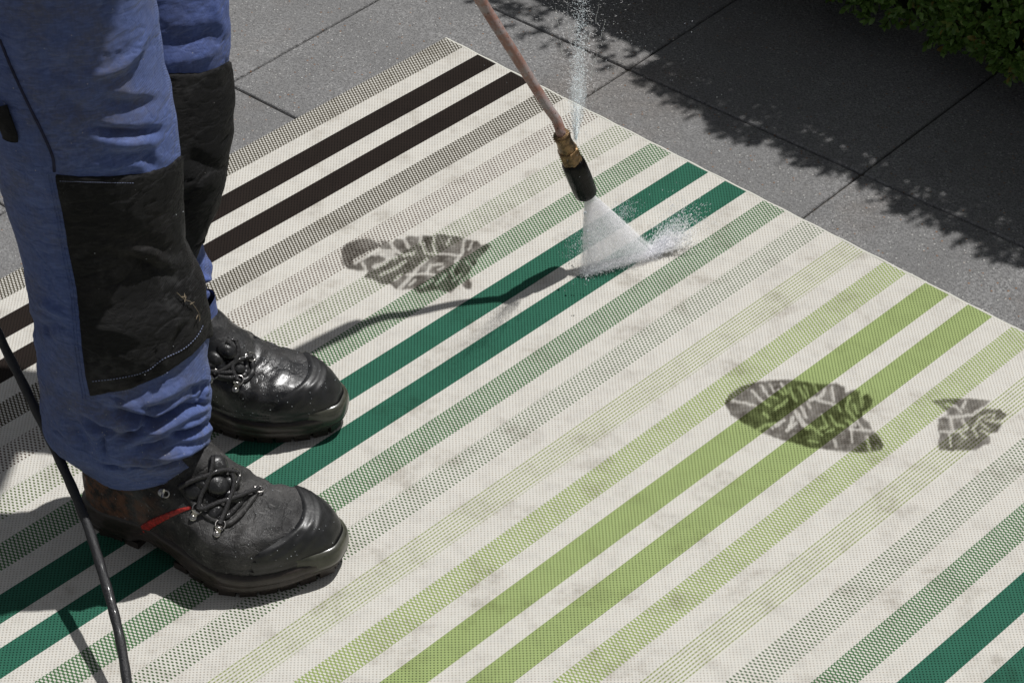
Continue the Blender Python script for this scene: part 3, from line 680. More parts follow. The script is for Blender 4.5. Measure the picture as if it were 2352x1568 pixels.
fyaw = math.atan2(2.270 - 2.338, .285)
bf_, bvf, bvfc, twf = boot((-.484, 2.344, .006), fyaw, M['wet'], 'far boot, wet and shiny', 5.2)

def ringpart(parent, bv, x, y, px2, py2, r=.0052):
    "lace ring with its riveted plate"
    h = hit(bv, x, y, .0022)
    if not h: return
    p, n = h; h2 = hit(bv, px2, py2, .0012)
    q, nq = h2 if h2 else (p + np.array([0, -.008, -.005]), n)
    d = q - p; d -= n * (d @ n); d /= np.linalg.norm(d) + 1e-9; s = np.cross(n, d)
    a = np.linspace(0, 2 * math.pi, 21)[:-1]; C = np.array([p + n * .002 + r * (math.cos(w) * s + math.sin(w) * d * 1.05) for w in a]); C = np.vstack([C, C[:1], C[1:2]])
    v, f = tubegeo(C, .0009, 6, cap=False); o = mesh('lace_ring', v, f, M['steel'], parent, world=True)
    g = []
    for (cc, r1, hgt, ln) in ((q, .0042, .0014, 1.0), (q + nq * .0012, .0019, .0016, 1.0)):
        rings = []
        for k, (rr, zz) in enumerate(((r1, 0), (r1, hgt * .7), (r1 * .75, hgt))):
            rings.append([cc + nq * zz + rr * (math.cos(w) * s + math.sin(w) * d * ln) for w in np.linspace(0, 2 * math.pi, 13)[:-1]])
        V_ = np.array(rings).reshape(-1, 3); F_ = gridfaces(3, 12, True).tolist() + [list(range(24, 36))]; g.append((V_, F_))
    br = boxgeo((p + q) / 2 + n * .0012, (.0062, np.linalg.norm(q - p) * .8, .0016), [s, d, n]); g.append(br)
    bar = tubegeo(np.array([p + d * r * .8 - s * .0045 + n * .002, p + d * r * .8 + s * .0045 + n * .002]), .0018, 8); g.append(bar)
    v, f = join(g); mesh('ring_plate', v, f, M['steel'], parent, world=True)
def lace(parent, bv, L, off=.0042, r=.0027, n=30, lift=0):
    P, nn = trace(bv, L, off, n)
    if len(P) < 4: return
    for _ in range(4): P[1:-1] = (P[:-2] + 2 * P[1:-1] + P[2:]) / 4
    s = np.linspace(0, 1, len(P)); P = P + nn * (lift * np.sin(s * math.pi))[:, None]
    v, f = tubegeo(P, r * (1 + .10 * np.sin(np.arange(len(P)) * 2.1)), 8, .62, nn); mesh('lace', v, f, M['lace'], parent, world=True)
def padbump(parent, bv, x, y, rx, ry, h, angd=0, name='tongue_pad', mat=None, base=-.003):
    c = hit(bv, x, y)
    if not c: return
    p, n = c; a = math.radians(angd)
    rt = RC.T @ np.array([math.cos(a), -math.sin(a), 0]); s = rt - n * (rt @ n); s /= np.linalg.norm(s); d = np.cross(n, s)
    V_ = []; k = 20
    for i, u in enumerate(np.linspace(0, 1, 9)):
        w = u * math.pi / 2; rr = math.cos(w) ** .8; zz = math.sin(w) ** .9
        for j in range(k):
            b = 2 * math.pi * j / k; q = p + n * (base + (h - base) * zz) + rr * (rx * math.cos(b) * s + ry * math.sin(b) * d)
            q = q + n * .0008 * noise.noise((q[0] * 160, q[1] * 160, q[2] * 160)); V_.append(q)
    mesh(name, np.array(V_), gridfaces(9, k, True).tolist() + [list(range(8 * k, 9 * k))], mat or M['pad'], parent, world=True)
zn = lambda pts: [((180 + x / 3.675) * .98, (1050 + y / 3.675) * .98) for x, y in pts]
zf = lambda pts: [((450 + x / 4.48) * .98, (750 + y / 4.48) * .98) for x, y in pts]
for x, y, rx, ry, h in [(1210, 330, .0125, .0155, .009), (1010, 370, .011, .012, .007), (1190, 545, .011, .009, .006), (1350, 420, .008, .013, .006), (1215, 150, .013, .013, .009), (1340, 300, .008, .011, .006), (1090, 300, .010, .012, .007)]:
    padbump(bn, bvn, *zn([(x, y)])[0], rx, ry, h, -60)
for x, y, rx, ry, h in [(250, 410, .009, .012, .008), (370, 330, .010, .014, .010), (380, 520, .009, .010, .006), (300, 480, .010, .009, .006), (480, 500, .008, .010, .005), (200, 470, .008, .010, .006)]:
    padbump(bf_, bvf, *zf([(x, y)])[0], rx, ry, h, -60)
# throat edges (folded leather) and eyelet flaps
def edge(parent, bv, L, r, mat, name='throat_edge', off=.001, flat=.7):
    P, nn = trace(bv, L, off, 40)
    if len(P) > 4:
        for _ in range(3): P[1:-1] = (P[:-2] + 2 * P[1:-1] + P[2:]) / 4
        v, f = tubegeo(P, r * (1 + .12 * np.sin(np.arange(len(P)) * .9)), 8, flat, nn); mesh(name, v, f, mat, parent, world=True)
edge(bn, bvn, zn([(900, 330), (980, 450), (1080, 550), (1180, 620), (1290, 660), (1360, 610), (1450, 520), (1540, 400)]), .0034, M['dry'])
edge(bn, bvn, zn([(1140, 560), (1220, 600), (1290, 590), (1380, 500), (1460, 400)]), .0030, M['lace'])
edge(bf_, bvf, zf([(180, 560), (300, 600), (400, 620), (520, 640), (600, 600), (640, 520), (620, 420)]), .0034, M['wet'])
edge(bf_, bvf, zf([(500, 620), (560, 560), (570, 470), (560, 400)]), .0028, M['wet'])
for L in ([(1350, 220), (1230, 203), (1100, 235), (960, 290), (880, 330)], [(1150, 90), (1130, 250), (1070, 400), (1045, 530)], [(1565, 375), (1400, 410), (1200, 490), (1080, 530), (1040, 525)],
          [(1310, 230), (1325, 330), (1290, 480), (1245, 600), (1225, 670)], [(1380, 260), (1330, 360), (1280, 500), (1240, 640)]):
    lace(bn, bvn, zn(L), .0068 if L[0][0] != 1380 else .0050)
for L in ([(605, 390), (520, 405), (440, 440), (415, 500), (440, 590), (485, 650)], [(430, 240), (470, 310), (450, 400), (410, 460), (350, 520), (240, 560)], [(290, 590), (400, 612), (480, 600)], [(340, 230), (400, 280), (440, 420)], [(190, 520), (300, 560), (420, 560)]):
    lace(bf_, bvf, zf(L), .0062, .0026)
# free lace ends and knot at the far boot
for L in ([(330, 230), (360, 195), (420, 205), (488, 213)], [(340, 240), (365, 185), (385, 180)], [(350, 225), (420, 240), (475, 225)]):
    Yk = 2.344 - .16 * .24 - .01; pts = np.array([onplaneY(a, b_, Yk, 0) for a, b_ in spline(zf(L), 14)])
    v, f = tubegeo(pts, np.linspace(.0032, .0016, 14), 8, .7); mesh('lace', v, f, M['lace'], bf_, world=True)
for (a, b_, c, d) in [(1040, 520, 1003, 595), (1232, 668, 1205, 738), (775, 392, 735, 380), (1566, 378, 1535, 372), (1352, 222, 1330, 216)]:
    ringpart(bn, bvn, *zn([(a, b_)])[0], *zn([(c, d)])[0], .0036 if a == 775 else .0052)
for (a, b_, c, d) in [(490, 640, 460, 722), (235, 560, 190, 625), (605, 392, 575, 385)]:
    ringpart(bf_, bvf, *zf([(a, b_)])[0], *zf([(c, d)])[0])
# red piping
P_, n_ = trace(bvn, zn([(545, 715), (640, 650), (760, 590), (880, 540), (985, 510)]), .0006, 30)
v, f = tubegeo(P_, np.linspace(.0055, .0016, len(P_)), 8, .3, n_); mesh('red_stripe', v, f, M['red'], bn, world=True)

# ------------------------------------------------------------------ dry weed stuck on the knee
wd = root('dry_weed', tuple(hit(BV_kn, 419, 690, .002)[0])); tag(wd, 'dry straw coloured weed stuck to the near knee patch', 'dried weed')
zz = z2([(1290, 740), (1340, 790), (1390, 810), (1420, 850), (1445, 890), (1450, 940)])
P_, n_ = trace(BV_kn, zz, .003, 30); v, f = tubegeo(P_, .00032, 5); mesh('stem', v, f, M['straw'], wd, world=True)
for (x, y) in [(1335, 775), (1350, 790), (1395, 820), (1450, 920), (1435, 915), (1345, 765)]:
    h = hit(BV_kn, *z2([(x, y)])[0], .0032)
    if h:
        p, n = h; a = rng.normal(size=3); a -= n * (a @ n); a /= np.linalg.norm(a)
        v, f = tubegeo(np.array([p - a * .003, p - a * .001, p + a * .0015, p + a * .004 + n * .001]), [.0002, .0007, .0006, .0001], 6, .6, [n] * 4); mesh('seed_head', v, f, M['straw'], wd, world=True)

# ================================================================== HOSE
def hz(px, py): return 0.012
hp = [(-60, 640, .28), (0, 775, .205), (60, 895, .165), (130, 1040, .13), (195, 1190, .103), (240, 1330, .082), (272, 1450, .062), (292, 1568, .040), (303, 1680, .022), (306, 1800, .012)]
Ph = np.array([U(x, y, z) for x, y, z in hp]); Ph = spline(Ph, 220)
v, f = tubegeo(Ph, .0053 + .00025 * np.sin(np.arange(220) * .55), 16)
ho = mesh('pressure_hose', v, f, M['hose']); tag(ho, 'thin wet black pressure hose running down past the heel of the near boot', 'hose')

# ================================================================== SPRAY LANCE
T = U(1346, 444, .104); Fp = U(1289, 309, .206)
ax = (Fp - T) / np.linalg.norm(Fp - T); sx = np.cross(ax, [0, 1, 0]); sx /= np.linalg.norm(sx); sy = np.cross(ax, sx)
lan = root('spray_lance', tuple(T)); tag(lan, 'worn grey metal lance with brass fitting and black nozzle spraying the rug', 'pressure washer lance')
def lathe(name, prof, mat, parent, k=40, mod=None, smooth=True):
    V_ = []
    for s, r in prof:
        for j in range(k):
            w = 2 * math.pi * j / k; q = r * (mod(w, s) if mod else 1); V_.append(T + ax * s + q * (math.cos(w) * sx + math.sin(w) * sy))
    F_ = gridfaces(len(prof), k, True).tolist() + [list(range(k))[::-1], list(range((len(prof) - 1) * k, len(prof) * k))]
    return mesh(name, np.array(V_), F_, mat, parent, world=True, smooth=smooth)
LT = np.linalg.norm(Fp - T)
nz = lathe('nozzle', [(.004, .0085), (.0, .0095), (-.001, .0120), (.000, .0138), (.0025, .0146), (.012, .0150), (.030, .0152), (.046, .0150), (.056, .0146), (.060, .0130), (.063, .0100)], M['nozzle'], lan, 64,
           lambda w, s: 1 + (.030 * math.cos(w * 5) ** 6 if s > .02 else 0) + (.05 * noise.noise((math.cos(w) * 2, math.sin(w) * 2, s * 90)) if s > .03 else 0))
lathe('collar', [(.068 + .012, .0100), (.082, .0112), (.098, .0098), (.103, .0104), (.106, .0108), (.109, .0104), (.110, .0085)], M['brass'], lan, 40)
sup = lambda w, s: 1 / max(math.cos(((w + .3) % (math.pi / 3)) - math.pi / 6), .8)
lathe('hex_nut', [(.061, .0105), (.062, .0118), (.066, .0124), (.078, .0124), (.082, .0116), (.083, .0100)], M['brass'], lan, 48, sup, smooth=False)
lp = [(1289, 309, .206), (1279, 277, .222), (1257, 245, .240), (1215, 178, .278), (1152, 78, .338), (1103, 0, .382), (1020, -132, .47), (930, -270, .565), (850, -380, .64)]
Pl = spline(np.array([U(*q) for q in lp]), 160); Pl[0] = T + ax * (LT - .006)
v, f = tubegeo(Pl, np.interp(np.arange(160), [0, 20, 60, 159], [.0062, .0063, .0069, .0073]), 24); mesh('pipe', v, f, M['lance'], lan, world=True)

Ps = spline(np.array([U(1078, -38, .405), U(1020, -132, .47), U(930, -270, .565), U(850, -380, .64)]), 60)
v, f = tubegeo(Ps, np.interp(np.arange(60), [0, 3, 59], [.010, .0125, .0125]), 24); mesh('grip_sleeve', v, f, M['nozzle'], lan, world=True)
# ------------------------------------------------------------------ water: fan, splash, leak
def setattrs(o, A, St):
    o.data.attributes.new('alpha', 'FLOAT', 'POINT').data.foreach_set('value', np.asarray(A, float))
    o.data.attributes.new('streak', 'FLOAT_VECTOR', 'POINT').data.foreach_set('vector', np.asarray(St, float).ravel())
spray = root('water_spray', tuple(T)); tag(spray, 'white fan of high pressure water between the black nozzle and the rug', 'water spray')
zs = lambda x, y: ((1200 + x / 3.484) * .98, (250 + y / 3.484) * .98)
GL = U(*zs(580, 1365), .009); GR = U(*zs(1190, 1200), .009); AL = T - sx * 0 + 0
aL = U(*zs(592, 735), .100); aR = U(*zs(672, 716), .102)
MIST = mat_mist('pressure_mist', (.95, .94, .985), .14)
gn = np.cross(GR - GL, T - (GL + GR) / 2); gn /= np.linalg.norm(gn)
if gn @ (CAMP - T) < 0: gn = -gn
for shell, (thk, al, grow) in enumerate(((.0090, .20, 1.0),)):
    nt, na = 60, 90; V_, A_, S_ = [], [], []
    for i in range(nt):
        t = i / (nt - 1)
        L = aL + (GL - aL) * t; R_ = aR + (GR - aR) * t; C_ = (L + R_) / 2; H = (R_ - L) / 2 * grow
        bow = np.array([0, 0, -1]) * 0
        for j in range(na):
            w = 2 * math.pi * j / na; ca, sa = math.cos(w), math.sin(w)
            th_ = thk * (.25 + t) * (1 + .15 * noise.noise((ca * 3, sa * 3, t * 4 + shell)))
            sag = .012 * t * t * (ca + .2) * 0
            V_.append(C_ + H * ca + gn * sa * th_ + np.array([0, 0, sag]))
            e = abs(ca)
            A_.append((al if sa > 0 else .20) * (1 - sm(e, .93, 1.0)) * (1.0 - .12 * math.exp(-((t - .35) / .3) ** 2)) * (1 if t < .97 else .7)); S_.append((math.atan2(ca, 1) * 14, shell * 3.7 + sa * .5, t * .8))
    o = mesh('fan', np.array(V_), gridfaces(nt, na, True), MIST, spray, world=True); setattrs(o, A_, S_)
# billow of mist where the fan strikes and rebounds
def puff(C_, R3, al, seed, name='splash_mist', dirv=None):
    V_, A_, S_ = [], [], []; na, nb_ = 40, 24; R3 = np.asarray(R3)
    for i in range(nb_):
        ph = math.pi * i / (nb_ - 1)
        for j in range(na):
            w = 2 * math.pi * j / na; d = np.array([math.sin(ph) * math.cos(w), math.sin(ph) * math.sin(w), math.cos(ph)])
            r = 1 + .45 * noise.noise(tuple(d * 2.2 + seed)) + .3 * noise.noise(tuple(d * 7 + seed))
            V_.append(d * r)
    D_ = np.array(V_); W = C_ + D_ @ R3; W[:, 2] = np.maximum(W[:, 2], .0085)
    nrm = D_ / np.linalg.norm(D_, axis=1)[:, None]; n3 = nrm @ np.linalg.inv(R3).T; n3 /= np.linalg.norm(n3, axis=1)[:, None] + 1e-9
    vd = W - CAMP; vd /= np.linalg.norm(vd, axis=1)[:, None]; f = np.abs((n3 * vd).sum(1))
    o = mesh(name, W, gridfaces(nb_, na, True), MIST2, spray, world=True)
    setattrs(o, al * (.12 + .88 * sm(n3[:, 2], -.15, .35)), np.array([(a[0] * 3, a[1] * 3, a[2]) for a in D_]) + seed)  # opacity weighted to the top, so the sunlit side shows whiter
MIST2 = NT('rebound_mist')
lw = MIST2.n("ShaderNodeLayerWeight", {'Blend': .5}).outputs['Facing']
core = MIST2.ramp(lw, .95, .05); a_ = MIST2.math('MULTIPLY', MIST2.math('MULTIPLY', MIST2.attr('alpha'), core), MIST2.ramp(MIST2.noise(MIST2.attr('streak', 'Vector'), 2.5, 4, .65), .3, .62, .3, 1), clamp=True)
_d = MIST2.n("ShaderNodeBsdfDiffuse", {'Color': (.92, .93, .97, 1)}); _t = MIST2.n("ShaderNodeBsdfTranslucent", {'Color': (.92, .93, .97, 1)}); MIST2.set(_t.inputs['Normal'], MIST2.n("ShaderNodeCombineXYZ", {0: -.25, 1: -.25, 2: -.93}).outputs[0]); _m = MIST2.n("ShaderNodeMixShader", {0: .8, 1: _d.outputs[0], 2: _t.outputs[0]})  # normal fixed away from the sun to brighten the rebound mist
_x = MIST2.n("ShaderNodeMixShader", {0: a_, 1: MIST2.n("ShaderNodeBsdfTransparent").outputs[0], 2: _m.outputs[0]}); MIST2.t.links.new(_x.outputs[0], MIST2.out.inputs[0]); MIST2 = MIST2.m
rgt = GR - GL; rgt /= np.linalg.norm(rgt)
UR = U(*zs(1420, 960), .03) - GR; UR /= np.linalg.norm(UR); sd = np.cross(UR, [0, 0, 1]); sd /= np.linalg.norm(sd); ud = np.cross(sd, UR)
puff(GR + UR * .008 - rgt * .010, [UR * .024, sd * .011, ud * .007], .40, 1.0)
puff(GL * .35 + GR * .65 + np.array([0, 0, .004]), [rgt * .040, gn * .010, np.array([0, 0, .007])], .30, 6.0)
puff(GL * .8 + GR * .2 + np.array([0, 0, .003]), [rgt * .022, gn * .009, np.array([0, 0, .006])], .30, 12.0)

ICO = bmesh.new(); bmesh.ops.create_icosphere(ICO, subdivisions=1, radius=1.0)
IV = np.array([v.co for v in ICO.verts]); IF = np.array([[v.index for v in f.verts] for f in ICO.faces]); ICO.free()
def drops(name, P, r, D, el, mat, parent=None):
    "many drops in one mesh: centre, radius, direction of travel, elongation"
    n = len(P); D = D / (np.linalg.norm(D, axis=1)[:, None] + 1e-9)
    a = np.cross(D, [0.31, .2, .9]); a /= np.linalg.norm(a, axis=1)[:, None] + 1e-9; b = np.cross(D, a)
    V_ = P[:, None, :] + r[:, None, None] * (IV[None, :, 0:1] * a[:, None] + IV[None, :, 1:2] * b[:, None] + el[:, None, None] * IV[None, :, 2:3] * D[:, None])
    F_ = (IF[None] + (np.arange(n) * len(IV))[:, None, None]).reshape(-1, 3)
    o = mesh(name, V_.reshape(-1, 3), F_, mat, parent, world=parent is not None); o['kind'] = 'stuff'; return o
fl_m = NT('white_water_droplets'); _fd = fl_m.n("ShaderNodeBsdfDiffuse", {'Color': (.99, .985, .995, 1)}); _ft = fl_m.n("ShaderNodeBsdfTranslucent", {'Color': (.99, .985, .995, 1)})
_fm = fl_m.n("ShaderNodeMixShader", {0: .5, 1: _fd.outputs[0], 2: _ft.outputs[0]}); fl_m.t.links.new(_fm.outputs[0], fl_m.out.inputs[0]); FLM = fl_m.m
def flakes(name, P, r, D, el, parent, mat=None):
    "fine droplets drawn as one small lens-shaped facet each, tilted to look bright"
    n = len(P); N = np.array([.19, -.28, .94]) + rng.normal(size=(n, 3)) * .28; N /= np.linalg.norm(N, axis=1)[:, None]  # facets face midway between sun and camera, which brightens the spray
    D = D - N * (D * N).sum(1)[:, None]; D = D / (np.linalg.norm(D, axis=1)[:, None] + 1e-9); B = np.cross(N, D)
    w = np.linspace(0, 2 * math.pi, 7)[:-1]; c, s_ = np.cos(w), np.sin(w)
    V_ = P[:, None] + r[:, None, None] * (c[None, :, None] * (el[:, None, None] * D[:, None]) + s_[None, :, None] * B[:, None] + np.array([0, .25, 0, .25, 0, .25])[None, :, None] * N[:, None] * .5)
    F_ = (np.array([[0, 1, 2, 3], [0, 3, 4, 5]])[None] + (np.arange(n) * 6)[:, None, None]).reshape(-1, 4)
    o = mesh(name, V_.reshape(-1, 3), F_, mat or FLM, parent, world=True); o['kind'] = 'stuff'; return o
wdm = NT('lit_white_spray'); wdm.bsdf((.88, .90, .94), .15, spec=1.0, trans=.25, ior=1.33); WD = wdm.m
n = 64000; t = rng.random(n) ** .62; q = rng.uniform(-1, 1, n); q = np.sign(q) * np.abs(q) ** .9
Lp = aL + (GL - aL) * t[:, None]; Rp = aR + (GR - aR) * t[:, None]; edge_ = 1 + rng.exponential(.05, n) * (np.abs(q) > .88) * (.3 + t)
P = (Lp + Rp) / 2 + (Rp - Lp) / 2 * (q * edge_)[:, None] + gn * (rng.normal(size=n) * (.0008 + .0085 * t) * np.sqrt(np.clip(1.02 - q * q, .02, 1)))[:, None]; P[:, 2] = np.maximum(P[:, 2], .0078)
flakes('fan_droplets', P, rng.uniform(.00009, .00020, n), P - T - ax * .01, rng.uniform(1.2, 5, n), spray)
# foam and mist along the line of impact, bursting up and away at its right end
n = 4500; q = rng.random(n); P = GL + (GR - GL) * (q * 1.03)[:, None]; P = P + gn * (rng.normal(size=n) * .0045)[:, None] + rgt * (rng.normal(size=n) * .003)[:, None]; P[:, 2] = .0078 + np.abs(rng.normal(size=n)) * (.0018 + .0028 * q)
flakes('impact_foam', P, rng.uniform(.00022, .00045, n), rng.normal(size=(n, 3)), rng.uniform(1, 2, n), spray)
n = 9500; k_ = np.abs(rng.normal(size=n)) * .42; k_ = k_[:] ; sp_ = rng.normal(size=n); src = GR - rgt * .020 + rgt * (rng.random((n, 1)) * .022)
dirs = UR[None] + sd[None] * (sp_ * .34)[:, None] + rgt[None] * .15 + np.array([0, 0, 1.])[None] * (np.abs(rng.normal(size=n)) * .22)[:, None]
ray_ = np.round(sp_ * 9) / 9; k2 = k_ * (.75 + .5 * np.array([noise.noise((r_ * 13, 0, 2)) for r_ in ray_]))
P = src + dirs * (k2 * .075)[:, None]; P[:, 2] = .0078 + np.maximum(P[:, 2] - .0078, 0) * .5 + np.abs(rng.normal(size=n)) * .002
flakes('rebound_mist', P, rng.uniform(.00020, .00040, n), dirs, rng.uniform(1.5, 6, n), spray)
# rebound streaks
n = 900; k_ = rng.random(n) ** 1.3; P = GR[None] + UR[None] * (k_[:, None] * .075) + sd[None] * rng.normal(size=(n, 1)) * (.003 + .016 * k_[:, None]) + np.array([0, 0, 1.])[None] * np.abs(rng.normal(size=(n, 1))) * (.003 + .012 * k_[:, None])
P += rgt[None] * (rng.random((n, 1)) - .7) * .03; P[:, 2] = np.maximum(P[:, 2], .008)
D = P - (GL * .25 + GR * .75 - np.array([0, 0, .01])); drops('rebound_spray', P, rng.uniform(.00018, .00040, n), D, rng.uniform(2, 7, n), WD, spray)
# splash up the rug behind the fan, and beside the left edge
n = 500; P = U(*zs(900, 880), .012)[None] + rgt[None] * rng.normal(size=(n, 1)) * .012 + np.array([0, 1, 0])[None] * rng.normal(size=(n, 1)) * .012; P[:, 2] = .009 + np.abs(rng.normal(size=n)) * .01
drops('fine_spray', P, rng.uniform(.0002, .0004, n), rng.normal(size=(n, 3)), rng.uniform(1, 3, n), WD, spray)
n = 500; P = U(*zs(520, 1130), .012)[None] + rng.normal(size=(n, 3)) * np.array([.009, .034, .0]); P[:, 2] = .009 + np.abs(rng.normal(size=n)) * .008
drops('fine_spray', P, rng.uniform(.0002, .0004, n), rng.normal(size=(n, 3)), rng.uniform(1, 2, n), WD, spray)
# few larger drops falling from the nozzle
Lz = [zs(590, 790), zs(615, 940), zs(630, 1040), zs(615, 1300), zs(565, 1000), zs(600, 1330)]
P = np.array([U(a, b_, .1 - .015 * i) for i, (a, b_) in enumerate(Lz)]) - np.array([0, .02, 0]); P = np.vstack([P, P + rng.normal(size=P.shape) * .002])
drops('falling_drops', P, rng.uniform(.0009, .0016, len(P)), np.tile([0, 0, -1.], (len(P), 1)), np.full(len(P), 1.6), M['drop'], spray)

leak = root('water_leak', tuple(Fp)); tag(leak, 'thin jet of leaking water shooting up from the brass fitting and scattering into drops', 'water jet')
B0 = U(1322, 322, .190); tops = U(1338, -60, .46)
ux = tops - B0; Lk = np.linalg.norm(ux); ux /= Lk; lx = np.array([1., 0, 0]); ly = np.cross(ux, lx)
G = []
for q in range(46):
    a0 = rng.normal(size=2) * .0016; a1 = rng.normal(size=2) * np.array([.0085, .006]); s0 = random.random() ** 1.6 * .26; s1 = s0 + random.uniform(.012, .06)
    pts = []
    for t in np.linspace(0, 1, 9):
        s_ = s0 + (s1 - s0) * t; w = a0 + (a1 - a0) * (s_ / .09) + np.array([.0005 * math.sin(s_ * 300 + q), 0]); pts.append(B0 + ux * s_ + lx * w[0] + ly * w[1])
    G.append(tubegeo(np.array(pts), np.linspace(.00030, .00010, 9), 5))
v, f = join(G); ws = mesh('water_strands', v, f, WD, leak, world=True); ws['kind'] = 'stuff'
def strand(s, w): return B0 + ux * s
lwm = NT('blueish_leak_droplets'); _a = lwm.n("ShaderNodeBsdfDiffuse", {'Color': (.86, .95, .98, 1)}); _b = lwm.n("ShaderNodeBsdfTranslucent", {'Color': (.86, .95, .98, 1)}); _c = lwm.n("ShaderNodeMixShader", {0: .3, 1: _a.outputs[0], 2: _b.outputs[0]}); lwm.t.links.new(_c.outputs[0], lwm.out.inputs[0]); LWM = lwm.m
LM = mat_mist('leak_water', (.84, .93, .96), .8)
for shell, (wd_, al) in enumerate(((.0085, .22),)):
    V_, A_, S_ = [], [], []; nt, na = 60, 40
    for i in range(nt):
        t = i / (nt - 1); s_ = t * .155
        w_ = wd_ * (.25 + .85 * min(1, t * 2.2) ** 1.0)
        for j in range(na):
            q = 2 * math.pi * j / na; V_.append(B0 + ux * s_ + (lx * math.cos(q) + ly * math.sin(q)) * w_ * (1 + .25 * noise.noise((math.cos(q) * 2, math.sin(q) * 2, t * 5 + shell))))
            A_.append(al * (1 - sm(t, .35, 1.0)) * (.8)); S_.append((q * 3 if j < na else 0, shell * 5., t * 6))
    n = 2200; s_ = rng.beta(1.0, 1.6, n) * .27; w_ = .0016 + .0075 * np.minimum(1, s_ / .07); P = B0 + ux * s_[:, None] + lx * (rng.normal(size=n) * w_ * .55)[:, None] + ly * (rng.normal(size=n) * w_ * .5)[:, None]
    flakes('jet_spray', P, rng.uniform(.00010, .00018, n), np.tile(ux, (n, 1)), rng.uniform(3, 12, n), leak, LWM)
    o = mesh('jet', np.array(V_), gridfaces(nt, na, True), LM, leak, world=True); setattrs(o, A_, S_)
n = 1300; s_ = rng.beta(1.15, 1.2, n) * Lk * 1.05 + .01; wob = (.0045 + .034 * (s_ / Lk))
P = B0 + ux * s_[:, None] + lx * (rng.normal(size=n) * wob * .62)[:, None] + ly * (rng.normal(size=n) * wob * .6)[:, None]
D = ux[None] + (P - B0 - ux * s_[:, None]) * 3; rr = rng.uniform(.00018, .00042, n) * np.where(rng.random(n) < .06, 1.9, 1)
flakes('jet_drops', P, rr * .52, D, rng.uniform(3, 11, n), leak)
n = 420; s_ = .03 + rng.random(n) * Lk * .9; P = B0 + ux * s_[:, None] + lx * (rng.normal(size=n) * .055 + .035)[:, None] + ly * (rng.normal(size=n) * .07)[:, None]
drops('scattered_drops', P, rng.uniform(.00018, .00036, n) * np.where(rng.random(n) < .05, 1.9, 1), D[:n] + lx[None] * .5, rng.uniform(1, 2.5, n), WD, leak)

# drops lying on boots, trousers and hose
dr = []
for bv, box, n in ((bvfc, (640, 840, 785, 1000), 40), (bvf, (490, 790, 720, 960), 110), (bvn, (250, 1080, 640, 1300), 60), (bvnc, (620, 1180, 775, 1350), 40), (BV_near, (210, 900, 485, 1110), 25), (BV_kn, (200, 420, 470, 880), 12), (BV_far, (470, 580, 520, 800), 25)):
    for _ in range(n):
        h = hit(bv, random.uniform(box[0], box[2]), random.uniform(box[1], box[3]), .0003)
        if h: dr.append(h[0])
dr = np.array(dr); dd = drops('water_drops', dr, rng.uniform(.0003, .0007, len(dr)), rng.normal(size=dr.shape), rng.uniform(.7, 1.2, len(dr)), M['drop'])
tag(dd, 'scattered water drops sitting on the boots and trousers', 'water drops')

# ================================================================== HEDGE
hd = np.array([.745, -.667, 0]); hn = np.array([-.667, -.745, 0]); hd /= np.linalg.norm(hd); hn /= np.linalg.norm(hn)
HB = np.array([.617, 2.78, 0]); HB = HB - hn * ((HB @ hn) - (-2.625))
hedge = root('box_hedge', tuple(HB - hn * .2)); tag(hedge, 'clipped dark green box hedge with small glossy leaves at the top right corner', 'hedge')
def mat_leaf():
    m = NT('box_leaf'); c0 = m.attr('tint'); oi = m.n("ShaderNodeObjectInfo").outputs['Random']
    r = m.math('FRACT', m.math('ADD', c0, m.math('MULTIPLY', oi, .97)))
    c = m.mix(m.ramp(r, .0, .75), (.075, .155, .028), (.15, .26, .058)); c = m.mix(m.ramp(r, .88, .96), c, (.20, .15, .035))
    b = m.bsdf(c, .32, m.bump(m.noise(m.obj(), 300, 2), .2, .0005), spec=.5)
    t = m.n("ShaderNodeBsdfTranslucent"); m.set(t.inputs[0], c); mx = m.n("ShaderNodeMixShader", {0: .22, 1: b.outputs[0], 2: t.outputs[0]}); m.t.links.new(mx.outputs[0], m.out.inputs[0]); return m.m
ML = mat_leaf()
LVt = np.array([(0, 0, 0), (.30, -.25, .07), (.30, 0, .0), (.30, .25, .07), (.68, -.26, .08), (.68, 0, .02), (.68, .26, .08), (1, 0, -.05)])
LF = [[0, 1, 2], [0, 2, 3], [1, 4, 5, 2], [2, 5, 6, 3], [4, 7, 5], [5, 7, 6]]
LT3 = np.array([[0, 1, 2], [0, 2, 3], [1, 4, 5], [1, 5, 2], [2, 5, 6], [2, 6, 3], [4, 7, 5], [5, 7, 6]])
HT = .56
def hsurf(a, c):
    "point on the hedge skin: a along, c 0..1.6 from foot up the face, over the top"
    if c < 1: z = .045 + (HT - .045) * c; inn = .012 + .05 * max(0, c - .8) ** 1.5 * 3 + (.05 * (1 - c / .15) ** 2 if c < .15 else 0); n = hn * (1 - .6 * max(0, c - .8) * 5 * .5) + np.array([0, 0, max(0, (c - .8) * 3)])
    else: z = HT; inn = .02 + (c - 1) * .6; n = np.array([0, 0, 1.])
    p = HB + hd * a - hn * inn; p = np.array([p[0], p[1], z])
    b = .030 * noise.noise((a * 5, c * 3, 1)) + .022 * noise.noise((a * 13, c * 9, 4))
    return p + n * b, n / np.linalg.norm(n)
sprigs = []; ns = 7500
for q in range(ns):
    r_ = random.random()
    a = random.uniform(-.50, .60) if r_ < .66 else random.uniform(-1.3, 1.5); c = random.uniform(0, 1.0) if random.random() < .74 else random.uniform(1, 1.7)
    sprigs.append((a, c, random.uniform(-.035, .006)))
leaves, twigs = [], []
